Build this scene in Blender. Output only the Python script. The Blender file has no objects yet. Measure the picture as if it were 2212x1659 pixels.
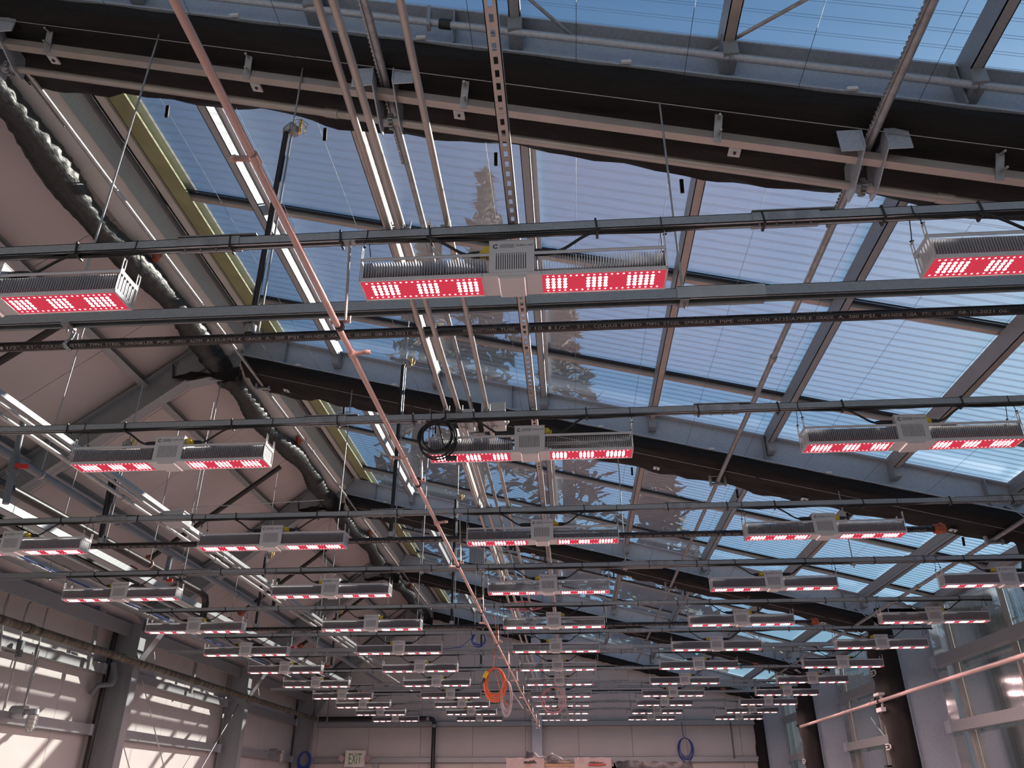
import bpy, math, random
from mathutils import Vector, Matrix
random.seed(7)
D = bpy.data
SC = bpy.context.scene
COL = SC.collection
R = math.radians

# ------------------------------------------------------------------ camera
cam_d = D.cameras.new('camera'); cam = D.objects.new('camera', cam_d); COL.objects.link(cam)
cam_d.sensor_fit = 'HORIZONTAL'; cam_d.sensor_width = 36.0
cam_d.lens = 36.0 * 1700.08 / 2212.0
cam_d.clip_start = 0.05; cam_d.clip_end = 400
cam.location = (0, 0, 1.6)
YAW, PIT = R(-4.01637), R(27.89369)
CF = Vector((math.sin(YAW) * math.cos(PIT), math.cos(YAW) * math.cos(PIT), math.sin(PIT)))
CR = Vector((math.cos(YAW), -math.sin(YAW), 0)); CU = CR.cross(CF)
cam.matrix_world = Matrix(((CR.x, CU.x, -CF.x, 0), (CR.y, CU.y, -CF.y, 0), (CR.z, CU.z, -CF.z, 1.6), (0, 0, 0, 1)))
SC.camera = cam

# ------------------------------------------------------------------ sky, sun, exposure
SUN_EL, SUN_AZ = R(26.5), R(46)          # azimuth measured from +X towards +Y
SKY_STR, SUN_STR, EXPO = 0.094, 8.5, 0.32
LED_RED, LED_WHITE, LED_BOARD = 5.0, 330.0, 0.50
W = D.worlds.new('sky'); SC.world = W; W.use_nodes = True
nt = W.node_tree; nt.nodes.clear()
o_ = nt.nodes.new('ShaderNodeOutputWorld'); bg = nt.nodes.new('ShaderNodeBackground')
sky = nt.nodes.new('ShaderNodeTexSky'); sky.sky_type = 'NISHITA'; sky.sun_disc = False
sky.sun_elevation = SUN_EL; sky.sun_rotation = R(90) - SUN_AZ
sky.air_density = 1.0; sky.dust_density = 0.35; sky.ozone_density = 2.2; sky.altitude = 100
tc = nt.nodes.new('ShaderNodeTexCoord'); mp = nt.nodes.new('ShaderNodeMapping')
mp.inputs['Scale'].default_value = (2.0, 5.0, 5.0); mp.inputs['Rotation'].default_value = (0.3, 0.2, 0.5)
nz = nt.nodes.new('ShaderNodeTexNoise'); nz.inputs['Scale'].default_value = 1.1; nz.inputs['Detail'].default_value = 7
rp = nt.nodes.new('ShaderNodeValToRGB'); rp.color_ramp.elements[0].position = 0.56; rp.color_ramp.elements[1].position = 0.95
rp.color_ramp.elements[1].color = (0.03, 0.03, 0.03, 1)
mx = nt.nodes.new('ShaderNodeMixRGB'); mx.inputs[2].default_value = (7.5, 7.8, 8.4, 1)
nt.links.new(tc.outputs['Generated'], mp.inputs[0]); nt.links.new(mp.outputs[0], nz.inputs['Vector'])
nt.links.new(nz.outputs['Fac'], rp.inputs[0]); nt.links.new(rp.outputs[0], mx.inputs[0])
hs = nt.nodes.new('ShaderNodeMixRGB'); hs.blend_type = 'MULTIPLY'; hs.inputs[0].default_value = 1; hs.inputs[2].default_value = (0.74, 1.0, 1.03, 1)
nt.links.new(sky.outputs[0], hs.inputs[1]); nt.links.new(hs.outputs[0], mx.inputs[1]); nt.links.new(mx.outputs[0], bg.inputs[0])
bg.inputs[1].default_value = SKY_STR
nt.links.new(bg.outputs[0], o_.inputs[0])
sd = D.lights.new('sun', 'SUN'); so = D.objects.new('sun', sd); COL.objects.link(so)
sd.energy = SUN_STR; sd.angle = R(0.6); sd.color = (1.0, 0.93, 0.80)
sv = Vector((math.cos(SUN_EL) * math.cos(SUN_AZ), math.cos(SUN_EL) * math.sin(SUN_AZ), math.sin(SUN_EL)))
so.rotation_euler = sv.to_track_quat('Z', 'Y').to_euler(); so.location = (30, 6, 20)
SC.view_settings.view_transform = 'Standard'; SC.view_settings.look = 'None'
SC.view_settings.gamma = 1.0; SC.view_settings.exposure = EXPO
try: SC.view_settings.use_curve_mapping = False
except Exception: pass
cy = SC.cycles
cy.max_bounces = 6; cy.diffuse_bounces = 3; cy.glossy_bounces = 3; cy.transmission_bounces = 4
cy.transparent_max_bounces = 24; cy.sample_clamp_indirect = 4.0; cy.caustics_reflective = False; cy.caustics_refractive = False

# ------------------------------------------------------------------ materials
def newmat(name):
    m = D.materials.new(name); m.use_nodes = True; m.node_tree.nodes.clear()
    out = m.node_tree.nodes.new('ShaderNodeOutputMaterial')
    return m, m.node_tree, out
def pbr(name, col, rough=0.5, metal=0.0, var=0.12, scale=8.0, bump=0.0, stretch=None, col2=None, spec=0.5, detail=4, cells=False):
    m, t, out = newmat(name)
    b = t.nodes.new('ShaderNodeBsdfPrincipled'); t.links.new(b.outputs[0], out.inputs[0])
    b.inputs['Roughness'].default_value = rough; b.inputs['Metallic'].default_value = metal
    b.inputs['Specular IOR Level'].default_value = spec
    c = t.nodes.new('ShaderNodeTexCoord'); mpn = t.nodes.new('ShaderNodeMapping')
    t.links.new(c.outputs['Object'], mpn.inputs[0])
    if stretch: mpn.inputs['Scale'].default_value = stretch
    if cells:
        n = t.nodes.new('ShaderNodeTexVoronoi'); n.inputs['Scale'].default_value = scale; src = n.outputs['Color']
        bw = t.nodes.new('ShaderNodeRGBToBW'); t.links.new(src, bw.inputs[0]); src = bw.outputs[0]
    else:
        n = t.nodes.new('ShaderNodeTexNoise'); n.inputs['Scale'].default_value = scale; n.inputs['Detail'].default_value = detail
        src = n.outputs['Fac']
    t.links.new(mpn.outputs[0], n.inputs['Vector'])
    r = t.nodes.new('ShaderNodeValToRGB'); t.links.new(src, r.inputs[0]); t.links.new(r.outputs[0], b.inputs['Base Color'])
    a = [max(0, x * (1 - var)) for x in col]; z = [min(1, x * (1 + var)) for x in (col2 or col)]
    r.color_ramp.elements[0].position = 0.3; r.color_ramp.elements[1].position = 0.7
    r.color_ramp.elements[0].color = (*a, 1); r.color_ramp.elements[1].color = (*z, 1)
    if bump:
        bp = t.nodes.new('ShaderNodeBump'); bp.inputs['Strength'].default_value = bump; bp.inputs['Distance'].default_value = 0.02
        t.links.new(src, bp.inputs['Height']); t.links.new(bp.outputs[0], b.inputs['Normal'])
    return m
def emis(name, col, s):
    m, t, out = newmat(name)
    e = t.nodes.new('ShaderNodeEmission'); e.inputs[0].default_value = (*col, 1); e.inputs[1].default_value = s
    t.links.new(e.outputs[0], out.inputs[0]); return m
def poly(name, tint, clear, milky, rough=0.08, gloss=0.10, fk=0.8):
    """multiwall polycarbonate skin: mostly clear, a little haze and gloss"""
    m, t, out = newmat(name)
    tr = t.nodes.new('ShaderNodeBsdfTransparent'); tr.inputs[0].default_value = (*tint, 1)
    tl = t.nodes.new('ShaderNodeBsdfTranslucent'); tl.inputs[0].default_value = (0.85, 0.88, 0.92, 1)
    gl = t.nodes.new('ShaderNodeBsdfGlossy'); gl.inputs[1].default_value = rough; gl.inputs[0].default_value = (0.95, 0.95, 1, 1)
    c = t.nodes.new('ShaderNodeTexCoord'); n = t.nodes.new('ShaderNodeTexNoise'); n.inputs['Scale'].default_value = 0.9; n.inputs['Detail'].default_value = 3
    t.links.new(c.outputs['Object'], n.inputs['Vector'])
    mr = t.nodes.new('ShaderNodeMapRange'); mr.inputs['To Min'].default_value = milky * 0.3; mr.inputs['To Max'].default_value = milky * 1.7
    t.links.new(n.outputs['Fac'], mr.inputs[0])
    m1 = t.nodes.new('ShaderNodeMixShader'); t.links.new(mr.outputs[0], m1.inputs[0]); t.links.new(tr.outputs[0], m1.inputs[1]); t.links.new(tl.outputs[0], m1.inputs[2])
    fr = t.nodes.new('ShaderNodeFresnel'); fr.inputs[0].default_value = 1.4
    ma = t.nodes.new('ShaderNodeMath'); ma.operation = 'MULTIPLY_ADD'; ma.inputs[1].default_value = fk; ma.inputs[2].default_value = gloss * 0.2; ma.use_clamp = True
    t.links.new(fr.outputs[0], ma.inputs[0])
    m2 = t.nodes.new('ShaderNodeMixShader'); t.links.new(ma.outputs[0], m2.inputs[0]); t.links.new(m1.outputs[0], m2.inputs[1]); t.links.new(gl.outputs[0], m2.inputs[2])
    t.links.new(m2.outputs[0], out.inputs[0]); return m
M = {}
M['galv'] = pbr('galvanised_steel', (0.34, 0.36, 0.38), 0.42, 0.30, 0.06, 110, 0.01, cells=True)
M['galv_web'] = pbr('galvanised_plate', (0.44, 0.48, 0.55), 0.42, 0.2, 0.07, 60, 0.02, (1, 1, 2), cells=True)
M['galv_dark'] = pbr('galvanised_strut', (0.33, 0.335, 0.35), 0.38, 0.4, 0.2, 20, 0.02)
M['zinc'] = pbr('bright_zinc_tube', (0.40, 0.40, 0.40), 0.36, 0.6, 0.15, 14)
M['alu'] = pbr('aluminium_profile', (0.44, 0.39, 0.36), 0.38, 0.4, 0.08, 5)
M['whitecoat'] = pbr('white_coated_metal', (0.62, 0.60, 0.61), 0.45, 0.0, 0.04, 3)
M['fin'] = pbr('aluminium_fin', (0.60, 0.58, 0.60), 0.35, 0.25, 0.05, 6)
M['black'] = pbr('black_rubber', (0.012, 0.012, 0.013), 0.45, 0.0, 0.2, 10)
M['fabric'] = pbr('black_curtain_fabric', (0.0065, 0.0042, 0.0042), 0.85, 0.0, 0.5, 9, 0.25, (0.5, 6, 6))
M['blackpoly'] = pbr('black_plastic_wrap', (0.018, 0.020, 0.021), 0.44, 0.0, 0.5, 9, 0.45, (3, 1, 3), detail=6)
M['panel'] = pbr('white_insulated_panel', (0.60, 0.57, 0.56), 0.5, 0.0, 0.03, 2, 0.0)
M['roofpanel'] = pbr('white_roof_panel', (0.60, 0.55, 0.54), 0.55, 0.0, 0.03, 2, 0.0)
M['seam'] = pbr('dark_joint', (0.06, 0.055, 0.055), 0.7)
M['soffit'] = pbr('pale_ridge_plate', (0.66, 0.64, 0.60), 0.5, 0.0, 0.10, 2.4, 0.02)
M['olive'] = pbr('olive_foam_strip', (0.32, 0.33, 0.17), 0.7, 0.0, 0.15, 3)
M['copper'] = pbr('copper_tube', (0.52, 0.34, 0.30), 0.38, 0.3, 0.10, 9)
M['pinkpipe'] = pbr('pink_heating_pipe', (0.50, 0.36, 0.34), 0.4, 0.1, 0.08, 6)  # pinkish base colour over the whole pipe
M['sprinkler'] = pbr('black_sprinkler_steel', (0.014, 0.010, 0.011), 0.35, 0.0, 0.3, 12)
M['ink'] = pbr('printed_grey_ink', (0.36, 0.32, 0.30), 0.7, 0, 0.35, 60)
M['logo'] = pbr('black_print', (0.02, 0.02, 0.022), 0.6)
M['pvc'] = pbr('grey_pvc', (0.16, 0.18, 0.20), 0.4, 0.0, 0.06, 4)
M['red'] = pbr('red_plastic', (0.55, 0.04, 0.03), 0.4)
M['orange'] = pbr('orange_painted_coupling', (0.42, 0.09, 0.035), 0.4, 0.0, 0.2, 20)
M['brass'] = pbr('brass', (0.75, 0.45, 0.12), 0.25, 0.9)
M['yellow'] = pbr('yellow_plastic', (0.68, 0.48, 0.02), 0.4)
M['tagwhite'] = pbr('white_clip', (0.75, 0.75, 0.76), 0.5)
M['orangecord'] = pbr('orange_cord', (0.80, 0.16, 0.05), 0.45)
M['greycord'] = pbr('grey_pink_cord', (0.48, 0.40, 0.43), 0.45)
M['pinkcord'] = pbr('pink_cord', (0.62, 0.20, 0.25), 0.45)
M['bluecord'] = pbr('blue_cord', (0.02, 0.06, 0.30), 0.4)
M['oldpipe'] = pbr('stained_steel_pipe', (0.05, 0.045, 0.04), 0.5, 0.3, 0.5, 3.2, 0.05, (1, 3, 1), col2=(0.17, 0.15, 0.11), detail=6)
M['rib'] = pbr('clear_flute_rib', (0.55, 0.62, 0.72), 0.3, 0.0, 0.05, 3)
def clearrib(name, col, f):
    m, t, out = newmat(name); tr = t.nodes.new('ShaderNodeBsdfTransparent'); df = t.nodes.new('ShaderNodeBsdfDiffuse'); df.inputs[0].default_value = (*col, 1)
    mxn = t.nodes.new('ShaderNodeMixShader'); mxn.inputs[0].default_value = f; t.links.new(tr.outputs[0], mxn.inputs[1]); t.links.new(df.outputs[0], mxn.inputs[2]); t.links.new(mxn.outputs[0], out.inputs[0]); return m
M['rib'] = clearrib('clear_flute_rib', (0.26, 0.33, 0.43), 0.75)
M['ribwall'] = pbr('grey_flute_rib', (0.30, 0.33, 0.37), 0.3, 0.0, 0.05, 3)
M['exit'] = pbr('cream_sign_body', (0.78, 0.76, 0.70), 0.5)
M['green'] = pbr('green_letters', (0.05, 0.30, 0.05), 0.5)
M['card'] = pbr('cardboard_and_paper', (0.62, 0.46, 0.38), 0.7)
M['wood'] = pbr('pallet_wood', (0.42, 0.28, 0.18), 0.75, 0, 0.2, 8, 0.1, (1, 8, 8))
M['paper'] = pbr('white_paper', (0.45, 0.36, 0.35), 0.6)
M['glassjar'] = pbr('jar_glass', (0.70, 0.66, 0.60), 0.1)
M['motor'] = pbr('pale_grey_box', (0.45, 0.47, 0.48), 0.45)
M['concrete'] = pbr('concrete_floor', (0.42, 0.40, 0.385), 0.8, 0, 0.1, 2)
M['grass'] = pbr('outdoor_ground', (0.16, 0.17, 0.11), 0.9, 0, 0.3, 0.2)
M['bark'] = pbr('tree_bark', (0.10, 0.07, 0.05), 0.9)
M['leaf'] = pbr('conifer_needles', (0.045, 0.060, 0.030), 0.8, 0, 0.4, 3)
M['leaf2'] = pbr('brownish_foliage', (0.10, 0.075, 0.045), 0.8, 0, 0.4, 3)
M['gasket'] = pbr('black_gasket', (0.02, 0.02, 0.025), 0.6)
M['red_led'] = emis('red_led', (1.0, 0.22, 0.28), LED_RED)
M['white_led'] = emis('white_led', (1.0, 0.66, 0.62), LED_WHITE)
M['board'] = emis('red_led_board_glow', (1.0, 0.07, 0.12), LED_BOARD)
M['poly'] = poly('clear_multiwall_roof', (0.93, 0.96, 1.0), 1, 0.008, 0.38, 0.04, 0.35)
M['polywall'] = poly('clear_multiwall_wall', (0.46, 0.49, 0.54), 1, 0.04, 0.10, 0.2, 0.5)
t_ = M['polywall'].node_tree                              # light bent by the flutes, painted into the tint as upright streaks
tr_ = [n for n in t_.nodes if n.type == 'BSDF_TRANSPARENT'][0]; co_ = [n for n in t_.nodes if n.type == 'TEX_COORD'][0]
mp_ = t_.nodes.new('ShaderNodeMapping'); mp_.inputs['Scale'].default_value = (1, 30, 0.35); nz_ = t_.nodes.new('ShaderNodeTexNoise'); nz_.inputs['Scale'].default_value = 1.0; nz_.inputs['Detail'].default_value = 3
cr_ = t_.nodes.new('ShaderNodeValToRGB'); cr_.color_ramp.elements[0].position = 0.36; cr_.color_ramp.elements[0].color = (0.10, 0.11, 0.13, 1); cr_.color_ramp.elements[1].position = 0.66; cr_.color_ramp.elements[1].color = (0.52, 0.56, 0.61, 1)
t_.links.new(co_.outputs['Object'], mp_.inputs[0]); t_.links.new(mp_.outputs[0], nz_.inputs['Vector']); t_.links.new(nz_.outputs['Fac'], cr_.inputs[0]); t_.links.new(cr_.outputs[0], tr_.inputs[0])


# ------------------------------------------------------------------ mesh helpers
class MB:
    def __init__(s): s.v = []; s.f = []; s.sm = []
    def add(s, vs, fs, smooth=False):
        n = len(s.v); s.v += [tuple(p) for p in vs]
        for f in fs: s.f.append(tuple(i + n for i in f)); s.sm.append(smooth)
    def box(s, a, b):
        x0, y0, z0 = a; x1, y1, z1 = b
        s.add([(x0, y0, z0), (x1, y0, z0), (x1, y1, z0), (x0, y1, z0), (x0, y0, z1), (x1, y0, z1), (x1, y1, z1), (x0, y1, z1)],
              [(0, 3, 2, 1), (4, 5, 6, 7), (0, 1, 5, 4), (1, 2, 6, 5), (2, 3, 7, 6), (3, 0, 4, 7)])
    def bar(s, p, q, u, w, h):
        """box along p->q; u = direction of the side w wide; the other side is h"""
        p, q = Vector(p), Vector(q); d = (q - p).normalized(); u = Vector(u); u = (u - d * u.dot(d)).normalized(); v = d.cross(u)
        c = []
        for e in (p, q):
            for a, b in ((-1, -1), (1, -1), (1, 1), (-1, 1)): c.append(e + u * (a * w / 2) + v * (b * h / 2))
        s.add(c, [(0, 1, 2, 3), (7, 6, 5, 4), (0, 4, 5, 1), (1, 5, 6, 2), (2, 6, 7, 3), (3, 7, 4, 0)])
    def tube(s, pts, r, n=8, cap=True, rs=None, closed=False):
        P = [Vector(p) for p in pts]
        if closed: P = P + [P[0]]
        ring = []; prev = None
        for i, p in enumerate(P):
            if i == 0: d = P[1] - P[0]
            elif i == len(P) - 1: d = P[-1] - P[-2]
            else: d = (P[i + 1] - p).normalized() + (p - P[i - 1]).normalized()
            if d.length < 1e-9: d = Vector((0, 0, 1))
            d.normalize()
            if prev is None:
                a = Vector((0, 0, 1)) if abs(d.z) < 0.9 else Vector((1, 0, 0)); u = d.cross(a).normalized()
            else:
                u = prev - d * prev.dot(d); u = u.normalized() if u.length > 1e-6 else d.orthogonal().normalized()
            prev = u; v = d.cross(u); rr = rs[i] if rs else r
            ring.append([p + u * (rr * math.cos(2 * math.pi * k / n)) + v * (rr * math.sin(2 * math.pi * k / n)) for k in range(n)])
        vs = [x for rg in ring for x in rg]; fs = []
        for i in range(len(P) - 1):
            for k in range(n):
                a, b = i * n + k, i * n + (k + 1) % n
                fs.append((a, b, b + n, a + n))
        s.add(vs, fs, True)
        if cap and not closed:
            s.add(ring[0], [tuple(range(n - 1, -1, -1))]); s.add(ring[-1], [tuple(range(n))])
    def prism(s, prof, p, q, u, v):
        """2-D closed profile (convex or simple) in axes u, v swept from p to q"""
        p, q, u, v = Vector(p), Vector(q), Vector(u), Vector(v); n = len(prof)
        a = [p + u * x + v * y for x, y in prof]; b = [q + u * x + v * y for x, y in prof]
        s.add(a + b, [tuple(range(n - 1, -1, -1)), tuple(range(n, 2 * n))] + [(i, (i + 1) % n, (i + 1) % n + n, i + n) for i in range(n)])
    def grid(s, rows, smooth=True, closed=False):
        n = len(rows[0]); fs = []
        for i in range(len(rows) - 1):
            for k in range(n if closed else n - 1):
                a, b = i * n + k, i * n + (k + 1) % n
                fs.append((a, b, b + n, a + n))
        s.add([p for r in rows for p in r], fs, smooth)
    def mesh(s, name, mat):
        me = D.meshes.new(name); me.from_pydata(s.v, [], s.f); me.polygons.foreach_set('use_smooth', s.sm)
        me.materials.append(M[mat] if isinstance(mat, str) else mat); me.validate(); me.update(); return me
    def build(s, name, mat, parent=None, stuff=False):
        o = D.objects.new(name, s.mesh(name, mat)); COL.objects.link(o)
        if parent is not None: o.parent = parent
        if stuff: o['kind'] = 'stuff'
        return o
def tag(o, label=None, cat=None, group=None, kind=None):
    if label: o['label'] = label
    if cat: o['category'] = cat
    if group: o['group'] = group
    if kind: o['kind'] = kind
    return o
def empty(name, loc, label=None, cat=None, group=None, kind=None):
    o = D.objects.new(name, None); COL.objects.link(o); o.location = loc; o.empty_display_size = 0.1
    bpy.context.view_layer.update() if False else None
    return tag(o, label, cat, group, kind)
def shift(o, loc):
    """parts are modelled in world coordinates: re-base a part on its parent's origin"""
    o.data.transform(Matrix.Translation(-Vector(loc))); return o
class Thing:
    """Empty at the thing's base; parts built in world coordinates"""
    def __init__(s, name, loc, label, cat, group=None, kind=None):
        s.o = empty(name, loc, label, cat, group, kind); s.loc = Vector(loc)
    def part(s, mb, name, mat, parent=None, stuff=False, label=None):
        o = mb.build(name, mat, parent or s.o, stuff); shift(o, s.loc)
        if label: o['label'] = label
        return o
def copy_tree(o, parent=None):
    c = o.copy(); COL.objects.link(c); c.parent = parent
    for ch in KIDS.get(o.name, []): copy_tree(ch, c)
    return c
def text_mb(mb, string, origin, xdir, ydir, size, width=None, thick=0.0):
    """lettering as real mesh; origin = left end of base line"""
    vs, fs = TXT[string]
    xs = [v.x for v in vs]; w = (max(xs) - min(xs)) or 1; sx = size if width is None else width / w
    X, Y, O = Vector(xdir), Vector(ydir), Vector(origin); x0 = min(xs)
    mb.add([O + X * ((v.x - x0) * sx) + Y * (v.y * size) for v in vs], fs)
TXT = {}
SEG = ['YOUNGSTOWN', 'TUBE,', 'SCH', '10,', '1', '1/2",', "21',", 'C(UL)US', 'LISTED', '79PN', 'STEEL', 'SPRINKLER', 'PIPE', '<FM>', 'ASTM', 'A135/A795-E', 'GRADE', 'A,', '300', 'PSI,', 'NH-NDE', 'USA', 'YTC', 'GUARD', '08-10-2021', '06:', ' ']
def read_glyphs(strings):
    cu = D.curves.new('lettering', 'FONT'); cu.size = 1.0; cu.resolution_u = 2
    ob = D.objects.new('lettering', cu); COL.objects.link(ob)
    for q in strings:
        if not q.strip(): continue
        cu.body = q; bpy.context.view_layer.update()
        dg = bpy.context.evaluated_depsgraph_get(); me = D.meshes.new_from_object(ob.evaluated_get(dg))
        TXT[q] = ([v.co.copy() for v in me.vertices], [tuple(p.vertices) for p in me.polygons]); D.meshes.remove(me)
    D.objects.remove(ob); D.curves.remove(cu)
read_glyphs(SEG + ['CALIFORNIA', 'LIGHTWORKS', 'GHPRO-340', '01:10 USN A0', 'EXIT', 'FRAGILE'])

# ------------------------------------------------------------------ the building's grid
F = [3.38 + 5.17 * k for k in range(-1, 5)]           # frame planes (Y); F[1] is the first one overhead
F[5] = 24.02
SL = 0.2595                                           # fall of the glazed slope per metre of X
def rz(c, x): return c - SL * x                       # a height on the glazed slope
C_WEBTOP, C_WEBBOT, C_GLASS, C_PUR = 5.926, 5.60, 6.03, 5.87
XR, XL, XRIDGE = 5.95, -7.95, -4.35
def lz(x, off=0.0): return 6.90 + 0.79 * (x + 4.65) + off   # underside of the opaque slope
YB, Y0 = 24.2, -6.9
ORD = ['nearest', 'second', 'third', 'fourth', 'fifth', 'sixth', 'seventh', 'eighth', 'ninth', 'tenth', 'eleventh', 'farthest']
BAY = ['bay above the viewer', 'first bay past the nearest frame', 'second bay', 'third bay', 'farthest bay at the end wall']
FR = ['behind the viewer', 'nearest overhead', 'second from the viewer', 'third from the viewer', 'fourth from the viewer', 'against the end wall']
nS = Vector((SL, 0, 1)).normalized(); dS = Vector((1, 0, -SL)).normalized()

# ------------------------------------------------------------------ setting: floor, ground
mb = MB(); mb.box((-8.4, Y0 - 0.2, -0.15), (6.4, YB + 0.4, 0.0)); tag(mb.build('floor', 'concrete'), 'grey concrete greenhouse floor', None, None, 'structure')
mb = MB(); mb.box((-90, -60, -0.6), (90, 110, -0.2)); tag(mb.build('ground', 'grass'), 'ground outside the greenhouse', None, None, 'structure')

# left wall of insulated panels
wl = Thing('wall_left', (XL, 8, 0), 'white insulated panel wall on the left', None, None, 'structure')
ys = [Y0]; y = 12.58 - 1.76 * 11
while y < YB:
    if y > Y0 + 0.3: ys.append(y)
    y += 1.76
ys.append(YB)
for a, b in zip(ys, ys[1:]):
    mb = MB(); mb.box((XL - 0.10, a + 0.004, 0), (XL, b - 0.004, 4.30)); wl.part(mb, 'panel', 'panel')
mb = MB(); mb.box((XL - 0.13, Y0, 0), (XL - 0.105, YB, 4.30)); wl.part(mb, 'backing_sheet', 'seam')

# opaque left slope
ce = Thing('ceiling', (-6, 8, 5.8), 'opaque white panel slope of the roof on the left', None, None, 'structure')
ys = [Y0]; y = 6.15 - 1.54 * 9
while y < YB:
    if y > Y0 + 0.3: ys.append(y)
    y += 1.54
ys.append(YB + 0.1)
for a, b in zip(ys, ys[1:]):
    mb = MB(); x0, x1 = XL - 0.1, XRIDGE
    mb.prism([(x0, lz(x0)), (x1, lz(x1)), (x1, lz(x1) + 0.1), (x0, lz(x0) + 0.1)], (0, a + 0.004, 0), (0, b - 0.004, 0), (1, 0, 0), (0, 0, 1))
    ce.part(mb, 'panel', 'roofpanel')
mb = MB(); mb.prism([(x0, lz(x0) + 0.105), (x1, lz(x1) + 0.105), (x1, lz(x1) + 0.12), (x0, lz(x0) + 0.12)], (0, Y0, 0), (0, YB + 0.1, 0), (1, 0, 0), (0, 0, 1))
ce.part(mb, 'backing_sheet', 'seam')

# end wall with gable
def topz(x): return min(rz(C_GLASS - 0.02, x), lz(x))
for nm, yy, t_ in (('wall_back', YB, 0.1), ('wall_front', Y0, -0.1)):
    wb = Thing(nm, (-1, yy, 0), 'white insulated panel end wall' if t_ > 0 else 'end wall behind the viewer', None, None, 'structure')
    xs = [XL]; x = -5.79 - 1.49 * 1
    while x < XR:
        if x > XL + 0.2: xs.append(x)
        x += 1.49
    xs.append(XR)
    for a, b in zip(xs, xs[1:]):
        mb = MB(); a2, b2 = a + 0.004, b - 0.004
        pr_ = [(a2, 0), (b2, 0), (b2, topz(b2))] + ([(XRIDGE, topz(XRIDGE))] if a2 < XRIDGE < b2 else []) + [(a2, topz(a2))]
        mb.prism(pr_, (0, yy, 0), (0, yy + t_, 0), (1, 0, 0), (0, 0, 1)); wb.part(mb, 'panel', 'panel')
    mb = MB(); mb.prism([(XL, 0), (XR, 0), (XR, topz(XR)), (XRIDGE, topz(XRIDGE)), (XL, topz(XL))], (0, yy + t_ * 1.05, 0), (0, yy + t_ * 1.2, 0), (1, 0, 0), (0, 0, 1))
    wb.part(mb, 'backing_sheet', 'seam')

# glazed slope: panes between glazing bars, with flute ribs inside the sheet
GB = [5.85 + 1.825 * k for k in range(-7, 11)]
GB = [y for y in GB if Y0 + 0.2 < y < YB - 0.2]
xg0, xg1 = -3.66, XR + 0.1
gy = [Y0] + GB + [YB + 0.1]
sky_ = Thing('window_1', (1, 8, 5.8), 'clear multiwall glazed roof slope', None, None, 'structure')
for a, b in zip(gy, gy[1:]):
    mb = MB(); mb.add([(xg0, a + 0.02, rz(C_GLASS, xg0)), (xg1, a + 0.02, rz(C_GLASS, xg1)), (xg1, b - 0.02, rz(C_GLASS, xg1)), (xg0, b - 0.02, rz(C_GLASS, xg0))], [(0, 1, 2, 3)])
    p_ = sky_.part(mb, 'pane', 'poly')
    mb = MB(); n = int((b - a) / 0.105)
    for k in range(1, n):
        yy = a + (b - a) * k / n
        for dy in (-0.009, 0.009):
            mb.add([(xg0, yy + dy, rz(C_GLASS + 0.004, xg0)), (xg1, yy + dy, rz(C_GLASS + 0.004, xg1)), (xg1, yy + dy, rz(C_GLASS + 0.0095, xg1)), (xg0, yy + dy, rz(C_GLASS + 0.0095, xg0))], [(0, 1, 2, 3)])
    sky_.part(mb, 'flute_rib', 'rib', p_, stuff=True)
for y in GB:
    mb = MB(); mb.bar((xg0 - 0.1, y, rz(C_GLASS - 0.03, xg0 - 0.1)), (xg1, y, rz(C_GLASS - 0.03, xg1)), (0, 1, 0), 0.055, 0.05); g_ = sky_.part(mb, 'glazing_bar', 'alu')
    mb = MB(); mb.bar((xg0 - 0.1, y - 0.045, rz(C_GLASS - 0.01, xg0 - 0.1)), (xg1, y - 0.045, rz(C_GLASS - 0.01, xg1)), (0, 1, 0), 0.022, 0.018)
    mb.bar((xg0 - 0.1, y - 0.085, rz(C_GLASS - 0.01, xg0 - 0.1)), (xg1, y - 0.085, rz(C_GLASS - 0.01, xg1)), (0, 1, 0), 0.010, 0.014)
    sky_.part(mb, 'gasket', 'gasket', g_)

# glazed right wall
wr = Thing('wall_right', (XR, 8, 0), 'clear multiwall glazed wall on the right', None, None, 'structure')
zt = rz(C_GLASS, XR) - 0.05
for a, b in zip(gy, gy[1:]):
    mb = MB(); mb.add([(XR, a + 0.02, 0), (XR, b - 0.02, 0), (XR, b - 0.02, zt), (XR, a + 0.02, zt)], [(0, 1, 2, 3)]); p_ = wr.part(mb, 'pane', 'polywall')
    mb = MB(); n = int((b - a) / 0.036)
    for k in range(1, n):
        yy = a + (b - a) * k / n
        mb.add([(XR + 0.004, yy, 0), (XR + 0.011, yy, 0), (XR + 0.011, yy, zt), (XR + 0.004, yy, zt)], [(0, 1, 2, 3)])
    wr.part(mb, 'flute_rib', 'ribwall', p_, stuff=True)
for y in GB:
    mb = MB(); mb.box((XR - 0.06, y - 0.03, 0), (XR - 0.004, y + 0.03, zt)); wr.part(mb, 'mullion', 'alu')
    mb = MB(); mb.box((XR - 0.02, y + 0.032, 0), (XR - 0.004, y + 0.06, zt)); wr.part(mb, 'gasket', 'gasket')
mb = MB(); mb.box((XR - 0.12, Y0, zt - 0.02), (XR + 0.1, YB, zt + 0.10)); tag(mb.build('trim_1', 'galv'), 'eave gutter above the glazed wall', None, None, 'structure')
mb = MB(); mb.box((XL, Y0, 4.22), (XL + 0.30, YB, 4.34)); mb.box((XL + 0.28, Y0, 4.12), (XL + 0.31, YB, 4.34)); tag(mb.build('trim_2', 'galv'), 'eave channel above the left wall', None, None, 'structure')

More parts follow.
